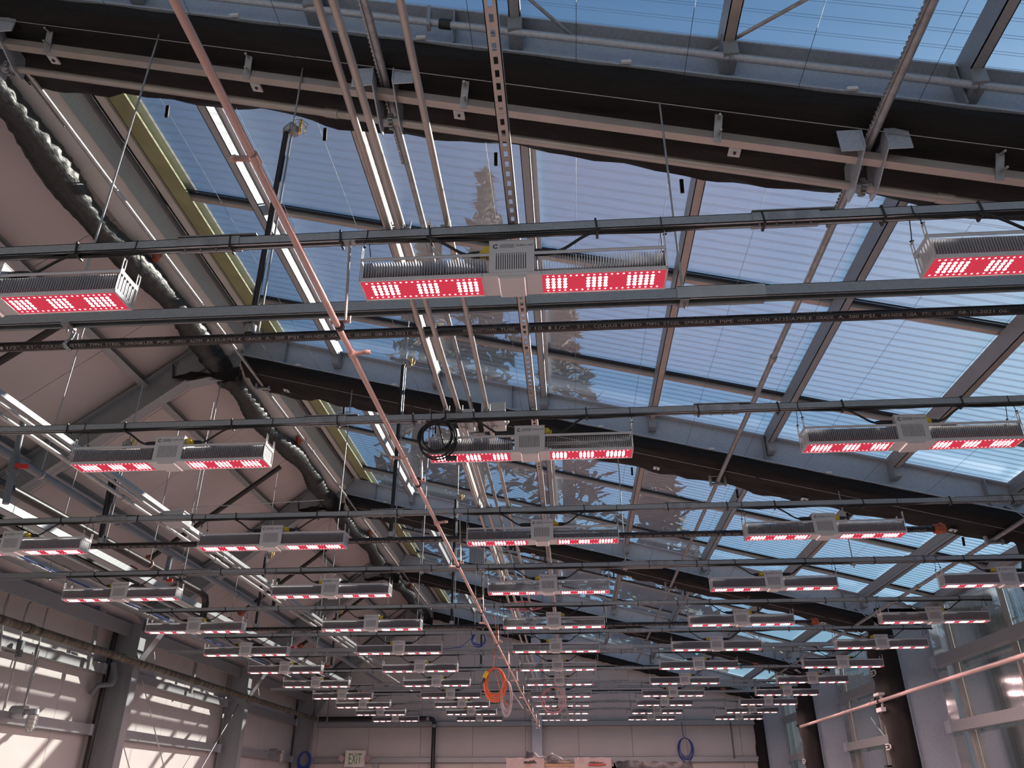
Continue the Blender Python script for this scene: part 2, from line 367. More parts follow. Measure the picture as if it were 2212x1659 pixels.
# ridge: soffit plate, ridge channel, trims
mb = MB()
mb.prism([(-4.30, 6.64), (-4.05, 6.77), (-4.055, 6.79), (-4.305, 6.66)], (0, Y0, 0), (0, YB, 0), (1, 0, 0), (0, 0, 1)); tag(mb.build('trim_3', 'soffit'), 'pale ridge plate beside the wrapped roll', None, None, 'structure')
mb = MB(); mb.prism([(-4.05, 6.76), (-3.97, 6.90), (-3.99, 6.93), (-4.07, 6.79)], (0, Y0, 0), (0, YB, 0), (1, 0, 0), (0, 0, 1))
mb.prism([(-3.99, 6.885), (-3.96, 6.885), (-3.96, 6.98), (-3.99, 6.98)], (0, Y0, 0), (0, YB, 0), (1, 0, 0), (0, 0, 1)); tag(mb.build('trim_4', 'galv'), 'galvanised ridge channel', None, None, 'structure')
mb = MB(); mb.prism([(-3.91, rz(5.93, -3.91)), (-3.82, rz(5.93, -3.82)), (-3.82, rz(5.97, -3.82)), (-3.91, rz(5.97, -3.91))], (0, Y0, 0), (0, YB, 0), (1, 0, 0), (0, 0, 1)); tag(mb.build('trim_5', 'soffit'), 'pale edge trim of the ridge', None, None, 'structure')
mb = MB(); mb.prism([(-3.81, rz(5.965, -3.81)), (-3.62, rz(5.965, -3.62)), (-3.62, rz(5.99, -3.62)), (-3.81, rz(5.99, -3.81))], (0, Y0, 0), (0, YB, 0), (1, 0, 0), (0, 0, 1)); tag(mb.build('trim_6', 'olive'), 'olive strip along the top of the glazing', None, None, 'structure')
mb = MB(); mb.prism([(-4.40, 7.02), (-3.60, 7.02), (-3.60, 7.05), (-4.40, 7.2)], (0, Y0, 0), (0, YB, 0), (1, 0, 0), (0, 0, 1)); tag(mb.build('trim_7', 'seam'), 'ridge capping', None, None, 'structure')

# ------------------------------------------------------------------ steel frames
def ibeam(mb, p, q, d, depth, fw, tw=0.012, tf=0.014):
    """I beam: p->q is the outer flange line, d points to the inner flange"""
    p, q, d = Vector(p), Vector(q), Vector(d)
    a = (q - p).normalized(); d = (d - a * d.dot(a)).normalized()
    mb.bar(p + d * depth / 2, q + d * depth / 2, d, depth, tw)
    mb.bar(p + d * tf / 2, q + d * tf / 2, (0, 1, 0), fw, tf); mb.bar(p + d * (depth - tf / 2), q + d * (depth - tf / 2), (0, 1, 0), fw, tf)
for i in range(0, 6):
    y = F[i]
    t = Thing('steel_frame', (-1, y, 0), 'galvanised steel portal frame, ' + FR[i], 'frame', 'steel portal frames')
    mb = MB(); ibeam(mb, (-4.30, y, rz(C_WEBTOP, -4.30)), (5.82, y, rz(C_WEBTOP, 5.82)), (0, 0, -1), 0.325, 0.17); t.part(mb, 'rafter', 'galv_web')
    mb = MB(); ibeam(mb, (-4.45, y, lz(-4.45) - 0.08), (-7.6, y, lz(-7.6) - 0.08), (0.6, 0, -0.8), 0.36, 0.18)
    t.part(mb, 'rafter', 'galv')
    mb = MB(); mb.bar((-4.9, y - 0.03, 6.60), (-4.1, y - 0.03, 6.55), (0, 0, 1), 0.5, 0.014)
    mb.bar((-4.72, y, 6.28), (-4.30, y, 6.36), (0, 1, 0), 0.18, 0.014); mb.bar((-4.93, y, 6.36), (-4.98, y, 6.60), (0, 1, 0), 0.18, 0.014)
    t.part(mb, 'ridge_plate', 'galv')
    mb = MB(); mb.bar((5.55, y, 0), (5.55, y, 4.42), (1, 0, 0), 0.56, 0.012)
    for x in (5.27, 5.83): mb.bar((x, y, 0), (x, y, 4.45), (1, 0, 0), 0.014, 0.18)
    mb.bar((4.75, y, 4.42), (5.27, y, 3.95), (0, 1, 0), 0.16, 0.012)
    c_ = t.part(mb, 'column', 'galv_web')
    mb = MB(); mb.bar((-7.64, y, 0), (-7.64, y, 4.35), (1, 0, 0), 0.44, 0.012)
    for x in (-7.42, -7.86): mb.bar((x, y, 0), (x, y, 4.4), (1, 0, 0), 0.014, 0.20)
    mb.bar((-7.42, y, 3.65), (-6.95, y, 4.42), (0, 1, 0), 0.18, 0.012)
    t.part(mb, 'column', 'galv')
    for x in (-3.5, -0.6, 2.3, 4.6):
        mb = MB(); mb.bar((x, y - 0.05, rz(C_WEBTOP - 0.01, x)), (x, y - 0.05, rz(C_WEBBOT + 0.01, x)), (0, 1, 0), 0.08, 0.008); t.part(mb, 'stiffener', 'galv')
    for x in (-2.81, -1.53, -0.21, 1.05, 2.36, 3.67, 4.9):
        mb = MB(); mb.bar((x, y - 0.09, rz(5.86, x)), (x, y - 0.09, rz(5.70, x)), (1, 0, 0), 0.085, 0.16); b_ = t.part(mb, 'purlin_clip', 'galv')
        if i in (1, 2):
            mb = MB(); mb.tube([(x + 0.05, y - 0.05, rz(5.80, x)), (x + 0.065, y - 0.05, rz(5.80, x))], 0.012, 6); t.part(mb, 'bolt', 'zinc', b_)

# purlins of the glazed slope
XP = [-2.81, -1.53, -0.21, 1.05, 2.36, 3.67, 4.9]
for b in range(5):
    for j, x in enumerate(XP):
        y0, y1 = F[b] + 0.02, F[b + 1] - 0.02
        t = Thing('roof_purlin', (x, (y0 + y1) / 2, rz(5.70, x)), 'steel purlin under the glass, %s from the ridge, %s' % (ORD[j], BAY[b]), 'purlin', 'purlins under the glazed slope')
        mb = MB(); w = 0.07; zt_, zb = rz(5.965, x), rz(5.80, x)
        mb.box((x - w / 2, y0, zb), (x - w / 2 + 0.006, y1, zt_)); mb.box((x - w / 2, y0, zb), (x + w / 2, y1, zb + 0.006))
        mb.box((x + w / 2 - 0.006, y0, zb), (x + w / 2, y1, zt_)); t.part(mb, 'channel', 'alu' if j % 2 else 'galv')
        mb = MB(); mb.box((x + w / 2, y0, zt_ - 0.012), (x + w / 2 + 0.045, y1 - 0.25, zt_ - 0.004)); t.part(mb, 'sunlit_strip', 'whitecoat')  # purlin's sunlit side put in as a white strip
# purlins of the opaque slope
for b in range(5):
    for j, x in enumerate((-5.3, -6.55)):
        y0, y1 = F[b] + 0.05, F[b + 1] - 0.05
        mb = MB(); zc = lz(x)
        mb.bar((x, y0, zc - 0.09), (x, y1, zc - 0.09), (0.62, 0, -0.785), 0.16, 0.006)
        mb.bar((x - 0.03, y0, zc - 0.02), (x - 0.03, y1, zc - 0.02), (0.785, 0, 0.62), 0.08, 0.006); mb.bar((x + 0.05, y0, zc - 0.16), (x + 0.05, y1, zc - 0.16), (0.785, 0, 0.62), 0.08, 0.006)
        tag(mb.build('roof_purlin', 'galv'), 'steel purlin under the opaque slope, %s one, %s' % (('upper', 'lower')[j], BAY[b]), 'purlin', 'purlins under the opaque slope')

# wall girts
def girt(x, y0, y1, z, side, label):
    s_ = 1 if side == 'left' else -1
    t = Thing('wall_girt', (x, (y0 + y1) / 2, z), label, 'girt', 'girts on the %s wall' % side)
    mb = MB(); mb.box((min(x, x + s_ * 0.006), y0, z - 0.075), (max(x, x + s_ * 0.006), y1, z + 0.075))
    mb.box((min(x, x - s_ * 0.14), y0, z - 0.075), (max(x, x - s_ * 0.14), y1, z - 0.069)); mb.box((min(x, x - s_ * 0.14), y0, z + 0.069), (max(x, x - s_ * 0.14), y1, z + 0.075))
    t.part(mb, 'channel', 'galv')
    for yy in (y0 + 0.12, y1 - 0.12):
        mb = MB(); mb.box((min(x, x + s_ * 0.016), yy - 0.10, z - 0.085), (max(x, x + s_ * 0.016), yy + 0.10, z + 0.085)); t.part(mb, 'end_plate', 'galv_web')
for b in range(1, 5):
    for z, w in ((3.557, 'upper'), (2.62, 'lower'), (1.2, 'bottom')):
        girt(-7.80, F[b] + 0.14, F[b + 1] - 0.14, z, 'left', '%s steel girt across the left panel wall, %s' % (w, BAY[b]))
        girt(5.72, F[b] + 0.14, F[b + 1] - 0.14, z - 0.03, 'right', '%s steel girt across the glazed wall, %s' % (w, BAY[b]))
for z, w in ((3.52, 'upper'), (2.60, 'lower'), (1.2, 'bottom')):
    for a, b, s_ in ((-7.3, -1.12, 'left'), (-0.84, 5.2, 'right')):
        t = Thing('wall_girt', ((a + b) / 2, 24.1, z), '%s steel girt on the end wall, %s of the middle post' % (w, s_), 'girt', 'girts on the end wall')
        mb = MB(); mb.box((a, 24.06, z - 0.07), (b, 24.068, z + 0.07)); mb.box((a, 24.06, z - 0.07), (b, 24.2, z - 0.064)); mb.box((a, 24.06, z + 0.064), (b, 24.2, z + 0.07)); t.part(mb, 'channel', 'galv')
mb = MB(); mb.box((-1.12, 23.93, 0), (-0.84, 24.19, rz(C_WEBBOT, -1) - 0.02)); tag(mb.build('wall_post', 'galv_web'), 'galvanised steel post in the middle of the end wall', 'post')
for x, s_ in ((-5.5, 'left'), (-3.9, 'right')):
    mb = MB(); mb.box((x - 0.06, 24.07, 0), (x + 0.06, 24.19, 2.53)); tag(mb.build('door_jamb_post', 'galv'), 'short steel stud below the end wall girt, %s one near the exit sign' % s_, 'post')

def at(px, py, X=None, Y=None, Z=None):
    """the world point seen at a pixel of the 2212x1659 frame on the plane X, Y or Z = const"""
    d = CF + CR * ((px - 1106) / 1700.08) - CU * ((py - 829.5) / 1700.08)
    t = X / d.x if X is not None else Y / d.y if Y is not None else (Z - 1.6) / d.z
    return Vector((0, 0, 1.6)) + d * t

# ------------------------------------------------------------------ curtains bunched along the frames
def fold(a, b): return 0.022 * math.sin(a * 3.1 + b) + 0.014 * math.sin(a * 7.7 + 2 * b) + 0.008 * math.sin(a * 17 + b * 3)
for i in range(1, 6):
    y = F[i]; wY = 0.76 if i < 5 else 0.16
    t = Thing('blackout_curtain', (0.5, y + wY / 2, rz(5.4, 0.5)), 'bunched black blackout curtain along the steel frame %s' % FR[i], 'curtain', 'blackout curtains along the frames')
    rows = []; N = 90
    for k in range(N + 1):
        x = -4.05 + 9.05 * k / N; prof = []
        sag = 0.012 * (1 - math.cos(k * 0.61 + i)) + 0.010 * math.sin(k * 0.23 + i * 2) + (0.05 if k < 8 else 0)
        for m in range(9):                                            # lower side, near to far
            u = m / 8; c = 5.53 - 0.13 * math.sin(math.pi * (0.15 + 0.8 * u)) ** 0.8 + fold(x, m * 1.7 + i) - sag * u + 0.03 * u
            prof.append((u * wY + 0.015 * math.sin(x * 5 + m), c))
        prof.append((wY, 5.565 + fold(x, 3) * 0.5))
        for m in range(4):
            u = 1 - m / 3; prof.append((0.02 + u * (wY - 0.06), 5.585 + 0.008 * math.sin(x * 9 + m)))
        rows.append([(x, y - 0.09 + 0.0 + a if m_ > 8 else y - 0.09 + a, rz(c, x)) for m_, (a, c) in enumerate(prof)])
    mb = MB(); mb.grid(rows, True, True); n = len(rows[0]); mb.add(rows[0], [tuple(range(n))]); mb.add(rows[-1], [tuple(range(n - 1, -1, -1))])
    t.part(mb, 'cloth', 'fabric')
    rnd = random.Random(i)
    for q, x in enumerate([-3.55, -2.0, -0.6, 1.1, 2.75, 4.3]):
        mb = MB(); yy = y + 0.28; mb.bar((x - 0.035, yy, rz(5.375, x - 0.035)), (x + 0.035, yy, rz(5.375, x + 0.035)), (0, 1, 0), 0.07, 0.012); cl = t.part(mb, 'clip', 'tagwhite')
        mb = MB(); mb.bar((x - 0.008, yy, rz(5.366, x - 0.008)), (x + 0.008, yy, rz(5.366, x + 0.008)), (0, 1, 0), 0.016, 0.012); t.part(mb, 'clip_bolt', 'black', cl)
    for q in range(7):
        x = -3.3 + 1.25 * q; mb = MB(); mb.box((x - 0.03, y - 0.107, rz(5.60, x) - 0.01), (x + 0.03, y - 0.092, rz(5.60, x) + 0.012)); t.part(mb, 'edge_clip', 'tagwhite')
        if i < 5:
            mb = MB(); x += 0.4; mb.bar((x, y + wY - 0.05, rz(5.50, x)), (x, y + wY - 0.03, rz(5.40, x)), (1, 0, 0), 0.025, 0.012); t.part(mb, 'hanging_tab', 'black')
    # the part that hangs down along the column
    rows = []
    for k in range(50):
        z = 4.42 - 4.36 * k / 49; w = 0.62 + 0.06 * math.sin(k * 0.7 + i) + 0.03 * math.sin(k * 1.9); e = 0.05 * math.sin(k * 0.33 + i)
        if wY < 0.5: w = 0.22
        rows.append([(5.10 + fold(z, 0), y - 0.10, z), (5.03 + fold(z * 1.3, 2), y + 0.04, z), (5.00 + fold(z, 4), y + w * 0.3, z), (5.03 + fold(z * 0.7, 5), y + w * 0.6, z),
                     (5.06 + fold(z, 7), y + w + e, z), (5.17 + fold(z, 8), y + w * 0.97 + e, z), (5.21, y + w * 0.5, z), (5.24, y + 0.12, z), (5.25, y - 0.11, z)])
    mb = MB(); mb.grid(rows, True, True); n = 9; mb.add(rows[0], [tuple(range(n))]); mb.add(rows[-1], [tuple(range(n - 1, -1, -1))])
    t.part(mb, 'column_drape', 'fabric')
    if i in (2, 3, 4):
        for z in (3.45, 2.35, 1.3):
            mb = MB()
            for (a, b, c, d_) in ((0.18, 0.40, -0.045, -0.03), (0.18, 0.40, 0.03, 0.045), (0.18, 0.22, -0.045, 0.045), (0.33, 0.40, -0.012, 0.012)):
                mb.box((4.955, y + a, z + c), (4.965, y + b, z + d_))
            t.part(mb, 'clip', 'tagwhite')
        for z in (3.9, 3.1, 2.1):
            mb = MB(); mb.box((5.0, y + 0.62, z - 0.03), (5.09, y + 0.76, z + 0.0)); t.part(mb, 'hanging_tab', 'black')
# left ends of the curtains at the ridge: ragged black flaps
for i in range(1, 6):
    y = F[i]; mb = MB(); rows = []
    for k in range(8):
        u = k / 7
        rows.append([(-4.9 + 0.85 * u, y - 0.12 + 0.03 * math.sin(k * 2 + m), 6.33 + 0.12 * u - 0.05 * m * u + 0.03 * math.sin(k + m)) for m in range(5)])
    mb.grid(rows, True); tag(mb.build('curtain_flap', 'fabric'), 'loose black curtain flap at the ridge joint of the frame %s' % FR[i], 'curtain', 'curtain flaps at the ridge')
# wrapped roll along the ridge, one length per bay
for b in range(0, 5):
    y0, y1 = F[b] + 0.05, F[b + 1] - 0.05
    rows = []; N = 110
    for k in range(N + 1):
        u = k / N; y = y0 + (y1 - y0) * u
        sg = 0.05 * math.sin(u * 9 + b) * math.sin(u * math.pi); r = 0.135 + 0.02 * math.sin(u * 23 + b) + (0.03 if u > 0.93 or u < 0.05 else 0)
        rows.append([(-4.33 + sg + (r + 0.010 * math.sin(k * 1.9 + a * 2.2) + 0.006 * math.sin(k * 4.3 + a)) * math.cos(2 * math.pi * a / 18), y, 6.50 + sg * 0.5 + (r + 0.010 * math.sin(k * 2.3 + a * 1.4)) * math.sin(2 * math.pi * a / 18)) for a in range(18)])
    mb = MB(); mb.grid(rows, True, True); n = 18; mb.add(rows[0], [tuple(range(n))]); mb.add(rows[-1], [tuple(range(n - 1, -1, -1))])
    tag(mb.build('wrapped_roll', 'blackpoly'), 'lumpy roll of black plastic sheet along the ridge, %s' % BAY[b], 'roll', 'black plastic rolls along the ridge')

# support wires for the curtain
wn = 0
for k in range(15):
    x = -3.55 + 0.617 * k
    mb = MB(); mb.tube([(x, Y0 + 0.1, rz(5.50, x)), (x, YB - 0.05, rz(5.50, x))], 0.0016, 4)
    tag(mb.build('support_wire', 'black'), 'thin wire running the length of the glazed slope, %s from the ridge' % (ORD + ['thirteenth', 'fourteenth', 'last'])[k].replace('farthest', 'twelfth'), 'wire', 'curtain support wires')
for i in range(1, 5):
    mb = MB(); y = F[i] + 0.0; mb.tube([(-3.9, y, rz(5.40, -3.9)), (4.95, y, rz(5.40, 4.95))], 0.0028, 5)
    tag(mb.build('edge_wire', 'zinc'), 'bright wire stretched under the black curtain %s' % FR[i], 'wire', 'wires under the curtains')

# rack tubes, brackets, drive shaft
RX = [-3.88, -1.05, 1.80, 4.72]
for j, x in enumerate(RX):
    t = Thing('rack_tube', (x, 10, rz(5.38, x)), 'long galvanised tube under the curtains, %s from the ridge' % ORD[j], 'tube', 'curtain drive tubes along the house')
    z = rz(5.38, x); mb = MB()
    r = 0.020 if j == 0 else 0.024
    mb.tube([(x, 0.6, z), (x, 22.5, z)], r, 10); t.part(mb, 'tube', 'zinc' if j == 0 else 'galv_dark')
    y0, y1 = (3.9, 4.35) if j == 0 else (0.6, 4.2)
    mb = MB(); mb.box((x - 0.033, y0, z - 0.010), (x - 0.025, y1, z + 0.010))
    k = 0
    while y0 + k * 0.032 < y1:
        mb.box((x - 0.040, y0 + k * 0.032, z - 0.008), (x - 0.032, y0 + k * 0.032 + 0.014, z + 0.008)); k += 1
    mb.box((x - 0.034, y0, z - 0.004), (x, y0 + 0.03, z + 0.004)); mb.box((x - 0.034, y1 - 0.03, z - 0.004), (x, y1, z + 0.004))
    t.part(mb, 'toothed_rack', 'galv_dark')
    for y in (2.0, 5.9, 11.0):
        mb = MB(); mb.tube([(x, y, z), (x, y + 0.07, z)], r + 0.008, 10); t.part(mb, 'coupling', 'zinc')
    for i in range(2, 5):
        y = F[i] + 0.30
        t = Thing('tube_bracket', (x, y, z), 'pale steel bracket holding the %s drive tube at the frame %s' % (ORD[j], FR[i]), 'bracket', 'tube brackets under the frames')
        mb = MB(); mb.box((x - 0.10, y - 0.004, z + 0.06), (x + 0.10, y + 0.004, z + 0.19)); mb.box((x - 0.10, y - 0.05, z + 0.185), (x + 0.10, y + 0.05, z + 0.193)); t.part(mb, 'plate', 'tagwhite' if i == 2 else 'galv_web')
        for s_ in (-1, 1):
            mb = MB(); mb.box((x + s_ * 0.085 - 0.012, y - 0.02, z - 0.06), (x + s_ * 0.085 + 0.012, y + 0.02, z + 0.08)); t.part(mb, 'arm', 'galv_web')
        mb = MB(); mb.tube([(x - 0.09, y, z - 0.035), (x + 0.09, y, z - 0.035)], 0.018, 8); t.part(mb, 'roller', 'galv_dark')
y1_ = F[1]
t = Thing('drive_shaft', (0.5, y1_ + 0.30, rz(5.25, 0.5)), 'round galvanised drive shaft under the nearest black curtain', 'pipe')
mb = MB(); mb.tube([(-4.2, y1_ + 0.30, rz(5.25, -4.2)), (4.9, y1_ + 0.30, rz(5.25, 4.9))], 0.026, 14); t.part(mb, 'shaft', 'alu')
for x in (-1.5, 2.2):
    mb = MB(); mb.tube([(x, y1_ + 0.30, rz(5.25, x)), (x + 0.09, y1_ + 0.30, rz(5.25, x + 0.09))], 0.032, 12); t.part(mb, 'sleeve', 'alu')
t = Thing('square_tube', (0.5, y1_ + 0.13, rz(5.31, 0.5)), 'square aluminium tube above the drive shaft under the nearest black curtain', 'tube')
mb = MB(); mb.bar((-4.0, y1_ + 0.13, rz(5.31, -4.0)), (4.9, y1_ + 0.13, rz(5.31, 4.9)), (0, 1, 0), 0.055, 0.055); t.part(mb, 'tube', 'alu')
for q, x in enumerate([-3.46, -1.99, -0.55, 0.96, 2.45, 3.9]):
    tt = Thing('hanger_bracket', (x, y1_ + 0.10, rz(5.35, x)), 'dark steel hanger strap on the square tube under the nearest curtain, %s from the ridge' % ORD[q], 'bracket', 'hanger straps on the square tube')
    mb = MB(); mb.bar((x + 0.03, y1_ + 0.02, rz(5.50, x)), (x, y1_ + 0.11, rz(5.26, x)), (1, 0, 0), 0.045, 0.008); tt.part(mb, 'strap', 'galv_dark')
    for a in (0.25, 0.75):
        mb = MB(); p = Vector((x + 0.015, y1_ + 0.04 + 0.06 * a, rz(5.44 - 0.18 * a, x))); mb.tube([p + Vector((0, -0.05, -0.02)), p + Vector((0, 0.02, 0.01))], 0.008, 6); tt.part(mb, 'bolt', 'zinc')
for j, x in enumerate(RX):
    z = rz(5.25, x); y = y1_ + 0.30
    t = Thing('pinion_bracket', (x, y, z), 'pair of steel plates with a toothed pinion on the drive shaft, %s from the ridge' % ORD[j], 'bracket', 'pinion brackets on the drive shaft')
    for s_ in (-1, 1):
        mb = MB(); xx = x + s_ * 0.065
        mb.prism([(-0.30, 0.16), (0.00, 0.16), (0.065, 0.0), (0.065, -0.055), (-0.03, -0.065), (-0.30, 0.04)], (xx - 0.004, y, z), (xx + 0.004, y, z), (0, 1, 0), (0, 0, 1)); t.part(mb, 'side_plate', 'galv_web')
        mb = MB(); a = sorted((xx, xx + s_ * 0.13)); mb.box((a[0], y - 0.29, z + 0.02), (a[1], y - 0.282, z + 0.17)); t.part(mb, 'flange_plate', 'galv_web')
    mb = MB(); mb.tube([(x - 0.05, y, z), (x + 0.05, y, z)], 0.032, 14)
    for k in range(14):
        a = 2 * math.pi * k / 14; mb.bar((x - 0.014, y + 0.044 * math.cos(a), z + 0.044 * math.sin(a)), (x + 0.014, y + 0.044 * math.cos(a), z + 0.044 * math.sin(a)), (0, math.cos(a), math.sin(a)), 0.02, 0.008)
    t.part(mb, 'pinion', 'galv_dark')
# wind bracing rods and gutter pipe of the nearest bay
mb = MB(); mb.tube([(-0.63, 2.62, rz(5.80, -0.63)), (0.26, 3.45, rz(5.86, 0.26))], 0.012, 8); tag(mb.build('brace_rod', 'galv_dark'), 'diagonal brace rod under the glass at the top centre', 'rod')
mb = MB(); mb.tube([(1.70, 2.62, rz(5.80, 1.70)), (0.86, 3.45, rz(5.86, 0.86))], 0.012, 8); tag(mb.build('brace_rod', 'galv_dark'), 'diagonal brace rod under the glass at the top right', 'rod')
t = Thing('gutter_pipe', (0, y1_ - 0.10, rz(5.70, 0)), 'round galvanised pipe along the near side of the nearest rafter', 'pipe')
mb = MB(); mb.tube([(-4.0, y1_ - 0.13, rz(5.71, -4.0)), (5.2, y1_ - 0.13, rz(5.71, 5.2))], 0.022, 12); t.part(mb, 'pipe', 'galv_web')
mb = MB(); mb.tube([(-0.68, y1_ - 0.13, rz(5.71, -0.68)), (-0.61, y1_ - 0.13, rz(5.71, -0.61))], 0.032, 12); t.part(mb, 'clamp', 'black')
for x in (-2.6, -0.75, 1.05, 2.36):
    mb = MB(); mb.bar((x, y1_ - 0.13, rz(5.84, x)), (x, y1_ - 0.13, rz(5.66, x)), (1, 0, 0), 0.022, 0.05); t.part(mb, 'clamp', 'zinc')

# ------------------------------------------------------------------ strut beams hung below the frames
def channel_down(mb, x0, x1, y, z, w, h, th=0.0028, lip=0.009):
    mb.box((x0, y - w / 2, z + h / 2 - th), (x1, y + w / 2, z + h / 2))
    for s_ in (-1, 1):
        a = sorted((y + s_ * w / 2, y + s_ * (w / 2 - th))); mb.box((x0, a[0], z - h / 2), (x1, a[1], z + h / 2))
        a = sorted((y + s_ * w / 2, y + s_ * (w / 2 - lip))); mb.box((x0, a[0], z - h / 2), (x1, a[1], z - h / 2 + th))
        a = sorted((y + s_ * (w / 2 - lip), y + s_ * (w / 2 - lip - th))); mb.box((x0, a[0], z - h / 2), (x1, a[1], z - h / 2 + 0.008))
ZB = 3.865
for i in range(1, 5):
    y = F[i]
    t = Thing('strut_beam', (0, y, ZB), 'deep galvanised strut beam hung below the frame %s' % FR[i], 'beam', 'strut beams below the frames')
    mb = MB(); channel_down(mb, -6.9, 5.0, y, ZB, 0.062, 0.062); t.part(mb, 'channel', 'galv')
    mb = MB(); mb.box((-6.9, y - 0.022, ZB - 0.005), (5.0, y + 0.022, ZB + 0.02)); t.part(mb, 'cable_run', 'black')
    mb = MB(); channel_down(mb, 0.60, 1.04, y, ZB, 0.078, 0.074); t.part(mb, 'splice_sleeve', 'motor')
    for x, top in ((-5.9, 1), (-4.31, 0), (-2.60, 0), (-1.60, 0), (0.635, 0), (3.05, 0)):
        if i == 1 and x == -1.60: continue
        zt_ = lz(x) - 0.45 if top else (rz(5.47, x) if x > -4.0 else 6.35)
        t2 = Thing('threaded_rod', (x, y, ZB), 'thin rod holding the strut beam, frame %s, %s' % (FR[i], {-5.9: 'far left', -4.31: 'at the ridge', -2.6: 'below the upper glazing', -1.6: 'left of the conduits', 0.635: 'mid glazing', 3.05: 'right of centre'}[x]), 'rod', 'rods holding the strut beams')
        mb = MB(); mb.tube([(x, y, ZB - 0.07), (x, y, zt_)], 0.0065, 7); t2.part(mb, 'rod', 'zinc')
        mb = MB(); mb.box((x - 0.022, y - 0.036, ZB - 0.045), (x + 0.022, y + 0.036, ZB - 0.032)); t2.part(mb, 'nut_plate', 'zinc')

# ------------------------------------------------------------------ strut rails that carry the lights
YR = [2.431, 4.138, 5.899, 7.608, 9.323, 11.018, 12.695, 14.398, 16.175, 17.853, 19.561, 21.258]
ZF = [3.356, 3.356, 3.368, 3.374, 3.372, 3.373, 3.371, 3.366, 3.364, 3.365, 3.367, 3.372]
DX = [0.011, -0.006, 0.001, -0.001, 0.011, 0, -0.005, -0.009, -0.010, -0.003, 0, 0.011]
XC = lambda c, r: -0.183 + 2.1376 * c + DX[r]
for r in range(12):
    y = YR[r] + 0.07; ZR = ZF[r] + 0.2655
    t = Thing('strut_rail', (0, y, ZR), 'galvanised strut rail carrying the %s row of grow lights' % ORD[r], 'rail', 'strut rails above the grow lights')
    mb = MB(); channel_down(mb, -5.2, 4.79, y, ZR, 0.041, 0.041); t.part(mb, 'channel', 'galv')
    mb = MB(); rr = random.Random(r)
    for q in range(2):
        pts = [(-5.1 + 0.22 * k, y - 0.006 + 0.012 * q, ZR - 0.012 - (0.018 * abs(math.sin(k * 0.9 + r + q)) if (k % 10) < 6 else 0.0)) for k in range(46)]
        mb.tube(pts, 0.007, 6)
    t.part(mb, 'cable', 'black')
    for xs in (-1.42, 0.90, 3.35, -3.7):
        mb = MB(); channel_down(mb, xs - 0.13, xs + 0.13, y, ZR, 0.050, 0.047); mb.box((xs - 0.13, y - 0.030, ZR + 0.024), (xs + 0.20, y + 0.02, ZR + 0.028)); sp = t.part(mb, 'splice', 'galv_dark')
        for q in range(4 if r < 4 else 0):
            mb = MB(); mb.tube([(xs - 0.10 + 0.065 * q, y - 0.002, ZR - 0.040), (xs - 0.10 + 0.065 * q, y - 0.002, ZR - 0.010)], 0.0045, 6); t.part(mb, 'bolt', 'zinc', sp)
    if r < 8:
        for c in range(-2, 3):
            for dx in (-0.70, -0.335, 0.33, 0.98):
                x = XC(c, r) + dx
                if -5.1 < x < 4.7:
                    mb = MB(); mb.bar((x, y - 0.025, ZR + 0.024), (x, y + 0.025, ZR + 0.024), (1, 0, 0), 0.007, 0.004)
                    mb.bar((x, y - 0.026, ZR + 0.026), (x + 0.006, y - 0.026, ZR - 0.034), (1, 0, 0), 0.007, 0.004); mb.bar((x, y + 0.026, ZR + 0.026), (x + 0.006, y + 0.026, ZR - 0.034), (1, 0, 0), 0.007, 0.004)
                    mb.bar((x + 0.006, y - 0.026, ZR - 0.034), (x + 0.006, y + 0.026, ZR - 0.034), (1, 0, 0), 0.009, 0.006)
                    t.part(mb, 'cable_tie', 'black')

